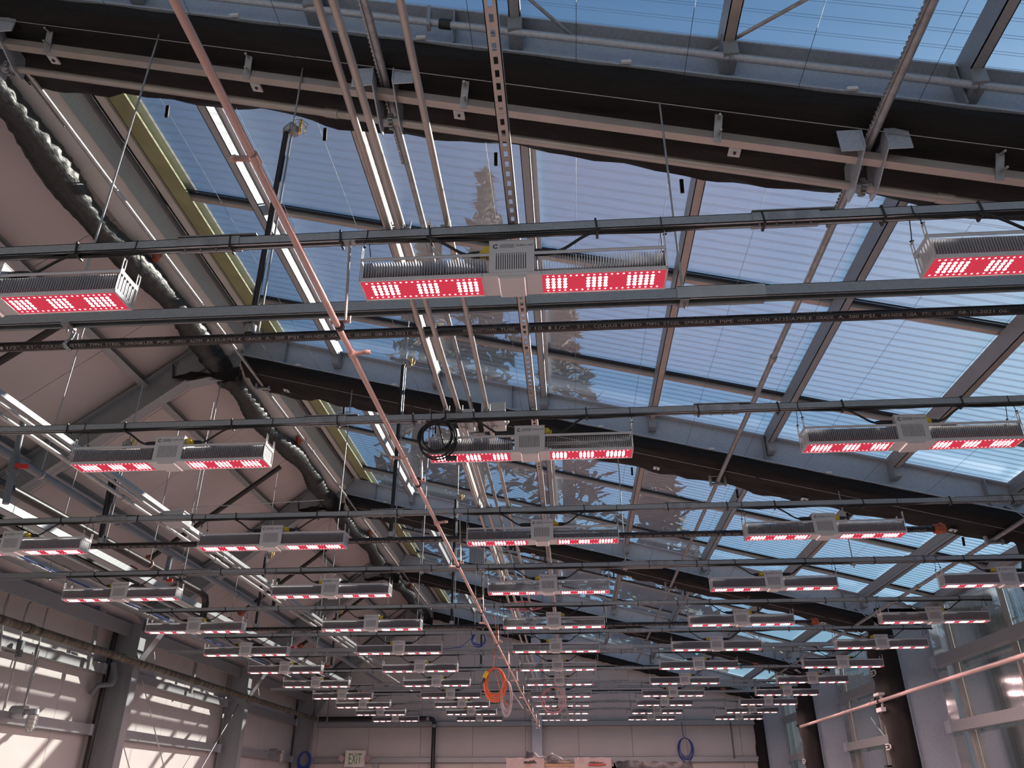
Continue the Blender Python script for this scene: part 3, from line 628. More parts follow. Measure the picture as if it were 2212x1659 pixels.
# ------------------------------------------------------------------ grow light
HL, WD, HT = 0.585, 0.133, 0.108
LO = (0, 0, 0)
def make_light(yellow_side):
    root = empty('grow_light', (0, 0, 0))
    def P(mb, name, mat, par=None, stuff=False): return mb.build(name, mat, par or root, stuff)
    mb = MB(); x = -HL + 0.010                                       # fins
    while x < HL - 0.004:
        if abs(x) > 0.100:
            if True: mb.prism([(-WD / 2 + 0.003, 0.014), (WD / 2 - 0.003, 0.014), (WD / 2 - 0.003, 0.086), (WD / 2 - 0.020, 0.098), (-WD / 2 + 0.020, 0.098), (-WD / 2 + 0.003, 0.086)], (x, 0, 0), (x + 0.0013, 0, 0), (0, 1, 0), (0, 0, 1))
        x += 0.0104
    P(mb, 'heat_sink_fin', 'fin', None, True)
    for s_ in (-1, 1):
        mb = MB(); a = sorted((s_ * WD / 2, s_ * (WD / 2 - 0.003))); mb.box((-HL, a[0], 0.094), (HL, a[1], 0.108)); mb.box((-HL, min(s_ * WD / 2, s_ * (WD / 2 - 0.016)), 0.105), (HL, max(s_ * WD / 2, s_ * (WD / 2 - 0.016)), 0.108)); P(mb, 'side_rail', 'whitecoat')
    mb = MB()
    for s_ in (-1, 1):
        a = sorted((s_ * 0.112, s_ * HL)); mb.box((a[0], -0.045, 0.008), (a[1], 0.045, 0.020))
    P(mb, 'base_plate', 'fin')
    for s_ in (-1, 1):                                                # end plates with slots and ears
        mb = MB(); x0, x1 = sorted((s_ * HL, s_ * (HL + 0.0025))); e = WD / 2 + 0.002
        mb.box((x0, -e, 0), (x1, e, 0.016)); mb.box((x0, -e, 0.092), (x1, e, 0.110))
        for k in range(7):
            yy = -e + (2 * e - 0.006) * k / 6; mb.box((x0, yy, 0.016), (x1, yy + 0.006, 0.092))
        for yy in (-e, e - 0.024):
            mb.box((x0, yy, 0.108), (x1, yy + 0.005, 0.160)); mb.box((x0, yy + 0.019, 0.108), (x1, yy + 0.024, 0.160)); mb.box((x0, yy, 0.156), (x1, yy + 0.024, 0.164)); mb.box((x0, yy, 0.108), (x1, yy + 0.024, 0.116))
        P(mb, 'end_plate', 'whitecoat')
        for yy in (-0.055, 0.055):                                    # wires up to the rail
            mb = MB(); xx = s_ * (HL + 0.002)
            mb.tube([(xx, yy, 0.155), (xx + 0.004, yy * 0.8, 0.20), (xx, yy * 0.40, 0.245), (xx, yy * 0.36, 0.284), (xx, 0, 0.287)], 0.0022, 5)
            mb.tube([(xx - 0.004, yy, 0.168), (xx + 0.010, yy, 0.172)], 0.004, 5); P(mb, 'hanging_wire', 'black')
    for s_ in (-1, 1):                                                # boards and LEDs
        a = sorted((s_ * 0.115, s_ * (HL - 0.004)))
        mb = MB(); mb.box((a[0], -WD / 2 + 0.006, 0.0015), (a[1], WD / 2 - 0.006, 0.006)); bo = P(mb, 'led_board', 'board')
        mb = MB()
        for (q, w) in (((a[0] - 0.003, -WD / 2, -0.001), (a[1] + 0.004, -WD / 2 + 0.006, 0.014)), ((a[0] - 0.003, WD / 2 - 0.006, -0.001), (a[1] + 0.004, WD / 2, 0.014)),
                       ((a[0] - 0.005, -WD / 2, -0.002), (a[0] - 0.001, WD / 2, 0.012)), ((a[1], -WD / 2, -0.002), (a[1] + 0.004, WD / 2, 0.012))): mb.box(q, w)
        P(mb, 'board_rim', 'whitecoat', bo)
        red, wh = MB(), MB()
        def dot(m_, x_, y_, r_):
            m_.add([(x_ + r_ * math.cos(k * math.pi / 3), y_ + r_ * math.sin(k * math.pi / 3), 0.0004) for k in range(6)], [(5, 4, 3, 2, 1, 0)])
        x0 = a[0] + 0.020; px_ = 0.0221
        for k in range(20):
            for yy in (-0.047, 0.047): dot(red, x0 + px_ * k, yy, 0.0047)
        for k in (list(range(0, 4)) + list(range(7, 11)) + list(range(14, 19)) if s_ > 0 else list(range(1, 6)) + list(range(9, 13)) + list(range(16, 20))):
            for m_ in range(4): dot(wh, x0 + px_ * k, -0.0262 + 0.0175 * m_, 0.0071)
        P(red, 'red_led', 'red_led', bo, True); P(wh, 'white_led', 'white_led', bo, True)
    mb = MB(); mb.box((-0.111, -WD / 2, 0.000), (0.111, WD / 2, 0.014))
    mb.prism([(-0.055, 0.0), (0.055, 0.0), (0.047, -0.012), (-0.047, -0.012)], (0, -WD / 2 + 0.004, 0), (0, WD / 2 - 0.004, 0), (1, 0, 0), (0, 0, 1)); P(mb, 'centre_cover', 'whitecoat')
    # driver box with slots on the near side
    yb = -WD / 2 - 0.003; mb = MB(); mb.box((-0.086, yb + 0.004, 0.014), (0.086, WD / 2 + 0.002, 0.162)); mb.box((-0.088, yb, 0.160), (0.088, WD / 2 + 0.004, 0.1635))
    mb.box((-0.0865, yb, 0.103), (0.0865, yb + 0.004, 0.162)); mb.box((-0.0865, yb, 0.014), (0.0865, yb + 0.004, 0.026))
    for k in range(15):
        x_ = -0.0865 + (0.028 if k == 0 else 0); 
        if k == 0: mb.box((-0.0865, yb, 0.026), (-0.060, yb + 0.004, 0.103)); mb.box((0.060, yb, 0.026), (0.0865, yb + 0.004, 0.103))
        else:
            xs_ = -0.060 + 0.120 * k / 14 - 0.0086; mb.box((xs_ + 0.0034, yb, 0.026), (xs_ + 0.0086, yb + 0.004, 0.103))
    dr = P(mb, 'driver_box', 'whitecoat')
    mb = MB(); mb.box((-0.060, yb + 0.003, 0.026), (0.060, yb + 0.0045, 0.103)); P(mb, 'vent_recess', 'black', dr)
    mb = MB(); yt = yb - 0.0007; cx_, cz_ = -0.062, 0.135               # the C mark and the lettering
    vs, fs = [], []; n_ = 16
    for k in range(n_ + 1):
        an = R(55 + 250 * k / n_); 
        for rr_ in (0.0105, 0.0062): vs.append((cx_ + rr_ * math.cos(an), yt, cz_ + rr_ * math.sin(an)))
    for k in range(n_): fs.append((2 * k, 2 * k + 1, 2 * k + 3, 2 * k + 2))
    mb.add(vs, fs); mb.box((cx_ + 0.003, yt - 0.0001, cz_ + 0.0045), (cx_ + 0.008, yt, cz_ + 0.0088)); mb.box((cx_ + 0.003, yt - 0.0001, cz_ - 0.0088), (cx_ + 0.008, yt, cz_ - 0.0045))
    text_mb(mb, 'CALIFORNIA', (-0.046, yt, 0.1365), (1, 0, 0), (0, 0, 1), 0.0125, 0.056); text_mb(mb, 'LIGHTWORKS', (-0.046, yt, 0.1265), (1, 0, 0), (0, 0, 1), 0.0125, 0.056)
    text_mb(mb, 'GHPRO-340', (0.017, yt, 0.1325), (1, 0, 0), (0, 0, 1), 0.0125, 0.064)
    P(mb, 'printed_logo', 'logo', dr)
    # plugs and cords
    for s_, col in ((yellow_side, 'yellow'), (-yellow_side, 'black')):
        mb = MB(); mb.tube([(s_ * 0.088, -0.02, 0.136), (s_ * 0.128, -0.02, 0.136)], 0.015, 10, rs=[0.015, 0.016]); 
        if col == 'yellow': mb.tube([(s_ * 0.098, -0.045, 0.14), (s_ * 0.098, -0.022, 0.14)], 0.018, 10); mb.box((min(s_ * 0.088, s_ * 0.105), -0.036, 0.120), (max(s_ * 0.088, s_ * 0.105), -0.006, 0.152))
        pl = P(mb, 'power_plug', col)
        mb = MB(); mb.tube([(s_ * 0.126, -0.02, 0.136), (s_ * 0.158, -0.02, 0.137), (s_ * 0.175, -0.02, 0.140)], 0.014, 10, rs=[0.016, 0.014, 0.008]); P(mb, 'plug_boot', 'black', pl)
        mb = MB(); p0, p1, p2, p3 = Vector((s_ * 0.165, -0.02, 0.138)), Vector((s_ * 0.215, -0.022, 0.135)), Vector((s_ * 0.25, -0.025, 0.20)), Vector((s_ * 0.345, -0.016, 0.238))
        pts = []
        for k in range(9):
            u = k / 8; pts.append(p0 * (1 - u) ** 3 + p1 * 3 * u * (1 - u) ** 2 + p2 * 3 * u * u * (1 - u) + p3 * u ** 3)
        mb.tube(pts, 0.0062, 7); P(mb, 'power_cord', 'black')
    return root
def tree_of(o):
    kids = list(o.children); return (o, [tree_of(k) for k in kids])
def copy_of(tr, parent=None):
    o, kids = tr; c = o.copy(); COL.objects.link(c); c.parent = parent
    for k in kids: copy_of(k, c)
    return c
protos = {}
YS = {0: -1, 3: -1, 5: -1, 8: -1, 10: -1}
COLN = {-2: 'leftmost', -1: 'second from the left', 0: 'middle', 1: 'fourth from the left', 2: 'rightmost'}
SPOTS = []
for r in range(12):
    cols = [-1, 0, 1] if r < 2 else [-2, -1, 0, 1] if r < 3 else [-2, -1, 0, 1, 2]
    for c in cols: SPOTS.append((r, c))
for r, c in SPOTS:
    s_ = YS.get(r, 1)
    if s_ not in protos:
        root = make_light(s_); bpy.context.view_layer.update(); protos[s_] = tree_of(root); L_ = root
    else: L_ = copy_of(protos[s_])
    L_.location = (XC(c, r), YR[r] + WD / 2, ZF[r])
    nm = 'white finned LED grow light, %s of the %s row' % (COLN[c], ORD[r])
    if r < 2: nm = 'white finned LED grow light, %s in the %s row' % ({-1: 'the left one', 0: 'the middle one', 1: 'the right one'}[c], ORD[r])
    if r == 2: nm = 'white finned LED grow light, %s in the third row' % {-2: 'cut off by the left edge', -1: 'second from the left', 0: 'third from the left', 1: 'the right one'}[c]
    tag(L_, nm, 'grow light', 'LED grow lights in rows')

# ------------------------------------------------------------------ conduits and slotted strut lying on the rails
for j, x in enumerate((-0.690, -0.612, -0.447)):
    r_ = (0.013, 0.014, 0.013)[j]; z = 3.648 + r_ + 0.004
    t = Thing('conduit', (x, 12, z), 'straight galvanised conduit lying on the strut rails, %s from the left of three' % ('first', 'second', 'third')[j], 'conduit', 'conduits above the middle lights')
    mb = MB(); mb.tube([(x + (0.02 if j != 1 else -0.02), 0.7, z), (x, 4.6, z), (x - 0.02, 21.8, z)], r_, 12); t.part(mb, 'tube', 'alu')
    for y in (4.42, 7.2, 10.3, 13.3):
        mb = MB(); mb.tube([(x - 0.004, y, z), (x - 0.004, y + 0.045, z)], r_ + 0.004, 12); t.part(mb, 'coupling', 'zinc')
    for y in (2.50, 4.20, 5.97, 7.68):
        mb = MB(); mb.bar((x - r_ - 0.006, y, z - 0.006), (x + r_ + 0.006, y, z - 0.006), (0, 1, 0), 0.012, 0.016); mb.tube([(x + r_ + 0.006, y, z - 0.01), (x + r_ + 0.006, y, z + 0.03)], 0.003, 5); t.part(mb, 'clamp', 'galv_dark')
t = Thing('slotted_strut', (-0.17, 12, 3.66), 'long slotted steel strut running away over the middle lights', 'strut')
mb = MB(); x0, z0, w, h = -0.170, 3.650, 0.041, 0.041; y = 0.9
mb.box((x0 - w / 2, 0.9, z0), (x0 - w / 2 + 0.003, 21.5, z0 + h)); mb.box((x0 + w / 2 - 0.003, 0.9, z0), (x0 + w / 2, 21.5, z0 + h))
mb.box((x0 - w / 2, 0.9, z0), (x0 - 0.007, 21.5, z0 + 0.003)); mb.box((x0 + 0.007, 0.9, z0), (x0 + w / 2, 21.5, z0 + 0.003))
while y < 21.4:
    mb.box((x0 - 0.007, y, z0), (x0 + 0.007, y + 0.022, z0 + 0.003)); y += 0.0508
t.part(mb, 'channel', 'alu')
# junction boxes near the second row
for nm, a, b in (('pale grey junction box on the third conduit by the second row', (-0.50, 4.44, 3.70), (-0.36, 4.60, 3.82)), ('darker grey junction box left of the pale one on the conduits', (-0.66, 4.46, 3.70), (-0.56, 4.60, 3.79))):
    t = Thing('junction_box', ((a[0] + b[0]) / 2, 4.5, 3.70), nm, 'box', 'boxes on the conduits')
    mb = MB(); mb.box(a, b); t.part(mb, 'body', 'motor')
    mb = MB(); mb.box((a[0] - 0.006, a[1] - 0.008, a[2] + 0.006), (b[0] + 0.006, a[1], b[2] + 0.004)); t.part(mb, 'cover', 'whitecoat')
    mb = MB(); mb.tube([((a[0] + b[0]) / 2, a[1] + 0.09, a[2] - 0.004), ((a[0] + b[0]) / 2, a[1] + 0.09, a[2])], 0.022, 14); t.part(mb, 'knockout', 'galv_dark')
    mb = MB(); pts = [(b[0] + 0.02 * math.sin(k * 1.3), a[1] + 0.03 + 0.03 * math.cos(k), a[2] + 0.01 * k) for k in range(9)]; mb.tube(pts, 0.010, 6); t.part(mb, 'flexible_whip', 'whitecoat')

# ------------------------------------------------------------------ sprinkler pipes
YS_ = [3.445, 7.0, 11.1, 15.0, 18.5]; ZS = 3.725; RP = 0.0265
def pipe_text(mb, y, x_from, x_to, z, r):
    pitch = 0.0174 * TK
    for start in ((-0.488 + 2.887 * q) * TK for q in (-2, -1, 0, 1)):
        x = start
        for wd in SEG:
            w = len(wd) * pitch
            if wd.strip() and x > x_from and x + w < x_to:
                ang = R(48)
                for a_, s_, txt in ((R(38), 0.0225, wd),):
                    o = Vector((x, y - (r + 0.0008) * math.cos(a_), z - (r + 0.0008) * math.sin(a_)))
                    u = Vector((0, -math.sin(a_), math.cos(a_)))
                    text_mb(mb, txt, o - u * 0.0085, (1, 0, 0), u, s_, w - 0.004)
            x += w + pitch
        # second line of print, upside down, on the upper near side
        for k in range(4):
            xx = start + 0.30 + 0.52 * k
            if xx - 0.25 > x_from and xx < x_to:
                a_ = R(-28); o = Vector((xx, y - (r + 0.0008) * math.cos(a_), z - (r + 0.0008) * math.sin(a_))); u = Vector((0, -math.sin(a_), math.cos(a_)))
                text_mb(mb, '01:10 USN A0', o + u * 0.004, (-1, 0, 0), -u, 0.016, 0.20)
ends = [(-5.0, 4.9), (-4.62, 3.25), (-4.62, 3.25), (-4.62, 3.25), (-4.62, 3.25)]
for i, y in enumerate(YS_):
    a, b = ends[i]; ZS = 3.752 if i == 0 else 3.725; TK = 1.0132 if i == 0 else 1.0
    t = Thing('sprinkler_pipe', (0, y, ZS), 'black steel sprinkler pipe with printed lettering, %s crossing pipe' % ORD[i], 'pipe', 'sprinkler pipes across the house')
    mb = MB(); mb.tube([(a, y, ZS), (b, y, ZS)], RP, 20); p_ = t.part(mb, 'pipe', 'sprinkler')
    if i < 3:
        mb = MB(); pipe_text(mb, y, a, b, ZS, RP); t.part(mb, 'printed_lettering', 'ink', p_, True)
    for x in (a, b):
        if i == 0: continue
        mb = MB(); s_ = 1 if x > 0 else -1
        mb.tube([(x, y, ZS), (x + 0.09 * s_, y, ZS)], 0.043, 12); mb.tube([(x + 0.045 * s_, y - 0.055, ZS + 0.03), (x + 0.045 * s_, y + 0.055, ZS + 0.03)], 0.012, 6); mb.tube([(x + 0.045 * s_, y - 0.055, ZS - 0.03), (x + 0.045 * s_, y + 0.055, ZS - 0.03)], 0.012, 6)
        t.part(mb, 'grooved_coupling', 'orange', None, False, 'orange painted pipe coupling')
    for x in ((-1.62, -4.40) if i else (-1.63,)):
        if i > 3: continue
        top = rz(5.15, x) if x > -2 else 4.75
        if i == 0: top = 5.22
        mb = MB(); mb.tube([(x, y, ZS + RP), (x, y, ZS + 0.075)], 0.030, 12); t.part(mb, 'fitting', 'zinc')
        mb = MB(); mb.tube([(x, y, ZS + 0.05), (x, y, top)], 0.0185, 12); rs_ = t.part(mb, 'riser', 'sprinkler')
        mb = MB(); mb.tube([(x, y, top), (x, y, top + 0.03), (x + 0.03, y - 0.01, top + 0.05), (x + 0.055, y - 0.01, top + 0.02), (x + 0.055, y - 0.01, top - 0.02)], 0.026, 10); t.part(mb, 'elbow', 'galv_dark', rs_)
        mb = MB(); mb.tube([(x + 0.085, y - 0.01, top - 0.01), (x + 0.085, y - 0.01, top + 0.07)], 0.012, 8)
        for k in range(6):
            an = k * math.pi / 3; mb.tube([(x + 0.085, y - 0.01, top + 0.10), (x + 0.085 + 0.045 * math.cos(an), y - 0.01 + 0.045 * math.sin(an), top + 0.06), (x + 0.085 + 0.03 * math.cos(an), y - 0.01 + 0.03 * math.sin(an), top + 0.0)], 0.0025, 4)
        t.part(mb, 'sprinkler_head', 'brass', rs_)
        t2 = Thing('threaded_rod', (x + 0.02, y, top), 'bright thin rod beside the sprinkler riser, %s pipe%s' % (ORD[i], ' near the ridge' if x < -4 else ''), 'rod', 'rods beside the sprinkler risers')
        mb = MB(); mb.tube([(x + 0.035, y + 0.02, ZS), (x + 0.02, y + 0.02, top + 0.7)], 0.006, 7); t2.part(mb, 'rod', 'zinc')
    # clevis hangers
    for x in ((-2.60, 2.9) if i == 0 else ()):
        t2 = Thing('pipe_hanger', (x, y, ZS), 'steel clevis hanger on the nearest sprinkler pipe, %s' % ('left' if x < 0 else 'right'), 'hanger', 'hangers on the nearest sprinkler pipe')
        mb = MB(); pts = [(x - 0.01 + 0.01 * math.sin(k), y + (RP + 0.006) * math.cos(a_), ZS + (RP + 0.006) * math.sin(a_)) for k, a_ in enumerate([R(q) for q in range(-250, 71, 20)])]
        for p, q in zip(pts, pts[1:]): mb.bar(p, q, (1, 0, 0), 0.022, 0.003)
        mb.bar((x, y - 0.02, ZS + 0.03), (x, y - 0.01, ZS + 0.075), (1, 0, 0), 0.022, 0.003); mb.bar((x, y + 0.02, ZS + 0.03), (x, y + 0.01, ZS + 0.075), (1, 0, 0), 0.022, 0.003); t2.part(mb, 'clevis', 'galv')
        mb = MB(); mb.tube([(x, y - 0.02, ZS + 0.06), (x, F[1], ZB - 0.03)], 0.0055, 7); t2.part(mb, 'rod', 'zinc')

# black branch pipes up the opaque slope
for i, (y, xa, xb) in enumerate(((6.52, -6.30, -4.62), (11.55, -6.45, -4.55), (15.4, -6.45, -4.55), (19.2, -6.45, -4.55))):
    off = -0.62
    t = Thing('branch_pipe', ((xa + xb) / 2, y, lz(xa, off)), 'black pipe climbing under the opaque slope, %s from the viewer' % ORD[i], 'pipe', 'black branch pipes on the left')
    mb = MB(); mb.tube([(xa, y, lz(xa, off)), (xb, y, lz(xb, off))], 0.038, 12); t.part(mb, 'pipe', 'sprinkler')
    for q, (dx, dy, dz) in enumerate(((0.02, 0, 0.02), (-0.20, 0.02, -0.13))):
        mb = MB(); c = Vector((xa + dx, y + dy, lz(xa, off) + dz)); d = Vector((0.62, 0, 0.5)) if q == 0 else Vector((0, 1, 0.0))
        mb.tube([c - d * 0.07, c + d * 0.07], 0.055, 12); mb.tube([c + Vector((0, -0.07, 0.04)), c + Vector((0, 0.07, 0.04))], 0.014, 6); mb.tube([c + Vector((0, -0.07, -0.04)), c + Vector((0, 0.07, -0.04))], 0.014, 6)
        t.part(mb, 'grooved_coupling', 'orange', None, False, 'orange painted pipe coupling')

# ------------------------------------------------------------------ copper misting line with nozzles
t = Thing('copper_line', (-0.835, 10, 3.2), 'copper coloured tube with small side nozzles running away under the rails', 'pipe')
mb = MB(); mb.tube([(-0.845, 0.55, 3.2), (-0.835, 6, 3.2), (-0.82, 22.3, 3.2)], 0.0115, 12); t.part(mb, 'tube', 'copper')
k = 0; y = 1.61
while y < 22:
    s_ = -1 if k % 2 == 0 else 1
    mb = MB(); mb.tube([(-0.84, y, 3.2), (-0.84 + s_ * 0.055, y, 3.205), (-0.84 + s_ * 0.056, y, 3.205), (-0.84 + s_ * 0.075, y, 3.206)], 0.008, 8, rs=[0.009, 0.009, 0.012, 0.008]); mb.tube([(-0.84, y - 0.018, 3.2), (-0.84, y + 0.018, 3.2)], 0.015, 10); t.part(mb, 'nozzle', 'copper')
    k += 1; y += 1.10
for q in range(12):
    y = YR[q] + 0.07; zb = ZF[q] + 0.245
    t2 = Thing('tube_hanger', (-0.835, y, 3.2), 'rod and clamp holding the copper line below the %s rail' % ORD[q], 'hanger', 'clamps of the copper line')
    mb = MB(); mb.tube([(-0.815, y, 3.215), (-0.835, y, zb)], 0.0055, 8); t2.part(mb, 'rod', 'alu')
    mb = MB(); mb.tube([(-0.835, y - 0.008, 3.2), (-0.835, y + 0.008, 3.2)], 0.0185, 12); t2.part(mb, 'rubber_ring', 'black')
    mb = MB(); mb.bar((-0.872, y, 3.222), (-0.795, y, 3.222), (0, 1, 0), 0.02, 0.003); mb.tube([(-0.868, y, 3.212), (-0.868, y, 3.245)], 0.0035, 6); mb.tube([(-0.798, y, 3.212), (-0.798, y, 3.245)], 0.0035, 6); t2.part(mb, 'clamp_plate', 'copper')
    mb = MB(); mb.box((-0.86, y - 0.02, zb - 0.004), (-0.81, y + 0.02, zb + 0.004)); t2.part(mb, 'top_plate', 'galv')

# ------------------------------------------------------------------ pipes and conduits on the left, running away
def run(name, label, cat, x, z, r, y0, y1, mat, group=None, coup=(), prof=None):
    t = Thing(name, (x, (y0 + y1) / 2, z), label, cat, group)
    mb = MB(); mb.tube([(x, y0, z), (x, y1, z)], r, 14); t.part(mb, 'pipe', mat)
    for y in coup:
        mb = MB(); mb.tube([(x, y, z), (x, y + 0.12, z)], r + 0.007, 14); t.part(mb, 'coupling', mat)
    return t
t = Thing('strut_channel', (-3.90, 12, 4.10), 'galvanised strut above the left conduits running away', 'strut'); mb = MB(); mb.box((-3.925, 2.5, 4.09), (-3.885, 18, 4.13)); t.part(mb, 'channel', 'galv')
run('conduit', 'grey conduit just under the upper left strut', 'conduit', -3.83, 4.00, 0.016, 2.5, 16, 'zinc', None, (5.4, 8.4))
run('conduit', 'shiny silver conduit, lowest of the upper left runs, ending at the end wall', 'conduit', -3.87, 3.95, 0.020, 2.5, 21.8, 'zinc', None, (6.3, 8.3, 12.2, 15))
t = Thing('junction_box', (-3.86, 7.0, 3.93), 'small square grey box at the end of a clamp on the silver conduit', 'box'); mb = MB(); mb.box((-3.82, 6.95, 3.93), (-3.62, 7.15, 4.03)); t.part(mb, 'body', 'motor'); mb = MB(); mb.box((-3.83, 6.94, 4.03), (-3.61, 7.16, 4.04)); t.part(mb, 'cover', 'galv_web')
run('pvc_pipe', 'grey plastic pipe running away left of the silver conduit', 'pipe', -4.53, 4.10, 0.036, 3.5, 20.5, 'pvc', None, (7.4, 10.6, 13.8))
t = Thing('sprinkler_main', (-4.98, 8, 4.10), 'thick black sprinkler main on the left ending in a downward elbow', 'pipe')
mb = MB(); mb.tube([(-5.05, 3.0, 4.10), (-4.98, 10.4, 4.10), (-4.975, 10.6, 4.08), (-4.975, 10.66, 4.0), (-4.975, 10.66, 3.72)], 0.046, 14); t.part(mb, 'pipe', 'sprinkler')
for y in (5.5, 9.0):
    t2 = Thing('pipe_hanger', (-4.98, y, 4.15), 'rod and ring holding the black sprinkler main, %s one' % ('nearer' if y < 7 else 'farther'), 'hanger', 'rods of the black main'); mb = MB(); mb.tube([(-4.98, y, 4.14), (-4.98, y, 5.9)], 0.006, 6); t2.part(mb, 'rod', 'zinc'); mb = MB(); mb.tube([(-4.98, y - 0.012, 4.10), (-4.98, y + 0.012, 4.10)], 0.052, 12); t2.part(mb, 'ring', 'copper')
for j, y in enumerate((4.0, 6.1, 8.9, 11.4, 14.2)):
    t2 = Thing('pipe_hanger', (-4.53, y, 4.10), 'rod and ring holding the grey plastic pipe, %s one' % ORD[j], 'hanger', 'rods of the grey plastic pipe'); mb = MB(); mb.tube([(-4.53, y, 4.13), (-4.53, y, 6.2)], 0.005, 6); t2.part(mb, 'rod', 'zinc'); mb = MB(); mb.tube([(-4.53, y - 0.01, 4.10), (-4.53, y + 0.01, 4.10)], 0.041, 12); t2.part(mb, 'ring', 'zinc')
t = Thing('cable_tray', (-5.62, 12, 4.20), 'wide bright galvanised channel running away at the left', 'channel'); mb = MB(); mb.box((-5.69, 3.5, 4.16), (-5.56, 21, 4.165)); mb.box((-5.69, 3.5, 4.16), (-5.685, 21, 4.24)); mb.box((-5.565, 3.5, 4.16), (-5.56, 21, 4.24)); t.part(mb, 'channel', 'galv')
for j, (x, z) in enumerate(((-6.05, 4.22), (-6.45, 4.25), (-6.85, 4.28))):
    run('conduit', 'silver conduit below the eave on the left, %s from the wide channel' % ORD[j], 'conduit', x, z, 0.018, 6.0, 20, 'zinc', 'silver conduits near the left eave', (9.6, 12.7))
t = Thing('blue_tube', (-6.6, 12, 4.2), 'thin blue cable lying along the conduits at the left eave', 'cable'); mb = MB(); mb.tube([(-6.62 + 0.02 * math.sin(k), 6 + k * 0.8, 4.22 - 0.012 * math.sin(k * 1.3)) for k in range(17)], 0.010, 6); t.part(mb, 'cable', 'bluecord')
for j, (x, w, z) in enumerate(((-6.25, 0.16, 4.33), (-7.15, 0.20, 4.36))):
    t = Thing('eave_beam', (x, 12, z), 'flat galvanised beam under the left eave, %s one' % ('inner', 'outer')[j], 'beam', 'beams under the left eave'); mb = MB(); mb.box((x - w / 2, 5.5, z), (x + w / 2, 24, z + 0.012)); mb.box((x - w / 2, 5.5, z), (x - w / 2 + 0.008, 24, z + 0.09)); mb.box((x + w / 2 - 0.008, 5.5, z), (x + w / 2, 24, z + 0.09)); t.part(mb, 'channel', 'galv' if j else 'seam')
t = Thing('wall_main', (-7.3, 12, 3.66), 'large stained steel main running along the left wall', 'pipe')
mb = MB(); mb.tube([(-7.3, 5, 3.665), (-7.3, 23.9, 3.66)], 0.058, 16); t.part(mb, 'pipe', 'oldpipe')
for y in (10.45, 13.0, 15.8, 18.9, 21.5):
    mb = MB(); mb.tube([(-7.3, y, 3.662), (-7.3, y + 0.10, 3.662)], 0.070, 16); t.part(mb, 'grooved_coupling', 'oldpipe')
for i in (2, 3, 4):
    y = F[i] + 0.25; mb = MB(); mb.tube([(-7.3 + 0.066 * math.cos(R(a)), y, 3.66 + 0.066 * math.sin(R(a))) for a in range(-200, 40, 20)] + [(-7.26, y, 3.80), (-7.3, y, 3.92)], 0.007, 6); t.part(mb, 'strap', 'zinc')
# plastic riser with a red-handled valve at the left edge
def seg(name, label, cat, pts, r, mat, part='pipe', group=None, n=10):
    c = sum((Vector(p) for p in pts), Vector()) / len(pts); c.z = min(p[2] for p in pts)
    t = Thing(name, c, label, cat, group); mb = MB(); mb.tube(pts, r, n); t.part(mb, part, mat); return t
pa, pb = at(50, 905, X=-4.53), at(10, 1085, Y=5.6)
yv = 5.3
t = Thing('valve_riser', at(12, 1085, Y=yv), 'grey plastic riser with a red handled valve at the left edge', 'pipe')
p0, p1 = at(52, 905, Y=yv), at(12, 1088, Y=yv); mb = MB(); mb.tube([p0, p1], 0.024, 12); t.part(mb, 'pipe', 'pvc')
c = p0.lerp(p1, 0.58); d = (p1 - p0).normalized(); mb = MB(); mb.tube([c - d * 0.06, c + d * 0.06], 0.036, 12); mb.tube([c - d * 0.045, c - d * 0.03], 0.044, 12); mb.tube([c + d * 0.03, c + d * 0.045], 0.044, 12); v_ = t.part(mb, 'valve_body', 'pvc')
mb = MB(); mb.bar(c + Vector((0.03, -0.02, 0.0)), c + Vector((0.13, -0.02, -0.01)), (0, 0, 1), 0.035, 0.02); t.part(mb, 'valve_handle', 'red', v_)
for j, (px, py, yy) in enumerate(((478, 1262, 8.6), (435, 1290, 8.6), (520, 1400, 13.0), (868, 1420, 15))):
    p0 = Vector((-4.53, yy, 4.09))
    if j == 1: continue
    tt = seg('valve_drop', 'grey plastic drop pipe with valve under the left pipes, %s one' % ('near', '', 'middle', 'far')[j], 'pipe', [p0, p0 + Vector((0, 0, -0.30))], 0.03, 'pvc', group='grey drop pipes on the left')
    mb = MB(); mb.bar(p0 + Vector((0.03, -0.03, -0.3)), p0 + Vector((0.10, -0.03, -0.3)), (0, 0, 1), 0.03, 0.02); tt.part(mb, 'valve_handle', 'red')
for j, (a, b) in enumerate((((240, 1040), (215, 1178)), ((602, 1250), (590, 1310)))):
    yy = 7.0 if j == 0 else 11.1; seg('hose_drop', 'black vertical pipe with silver band between the left pipes, %s one' % ('nearer', 'farther')[j], 'pipe', [at(*a, Y=yy), at(*b, Y=yy)], 0.026, 'sprinkler', group='black drop pipes on the left')

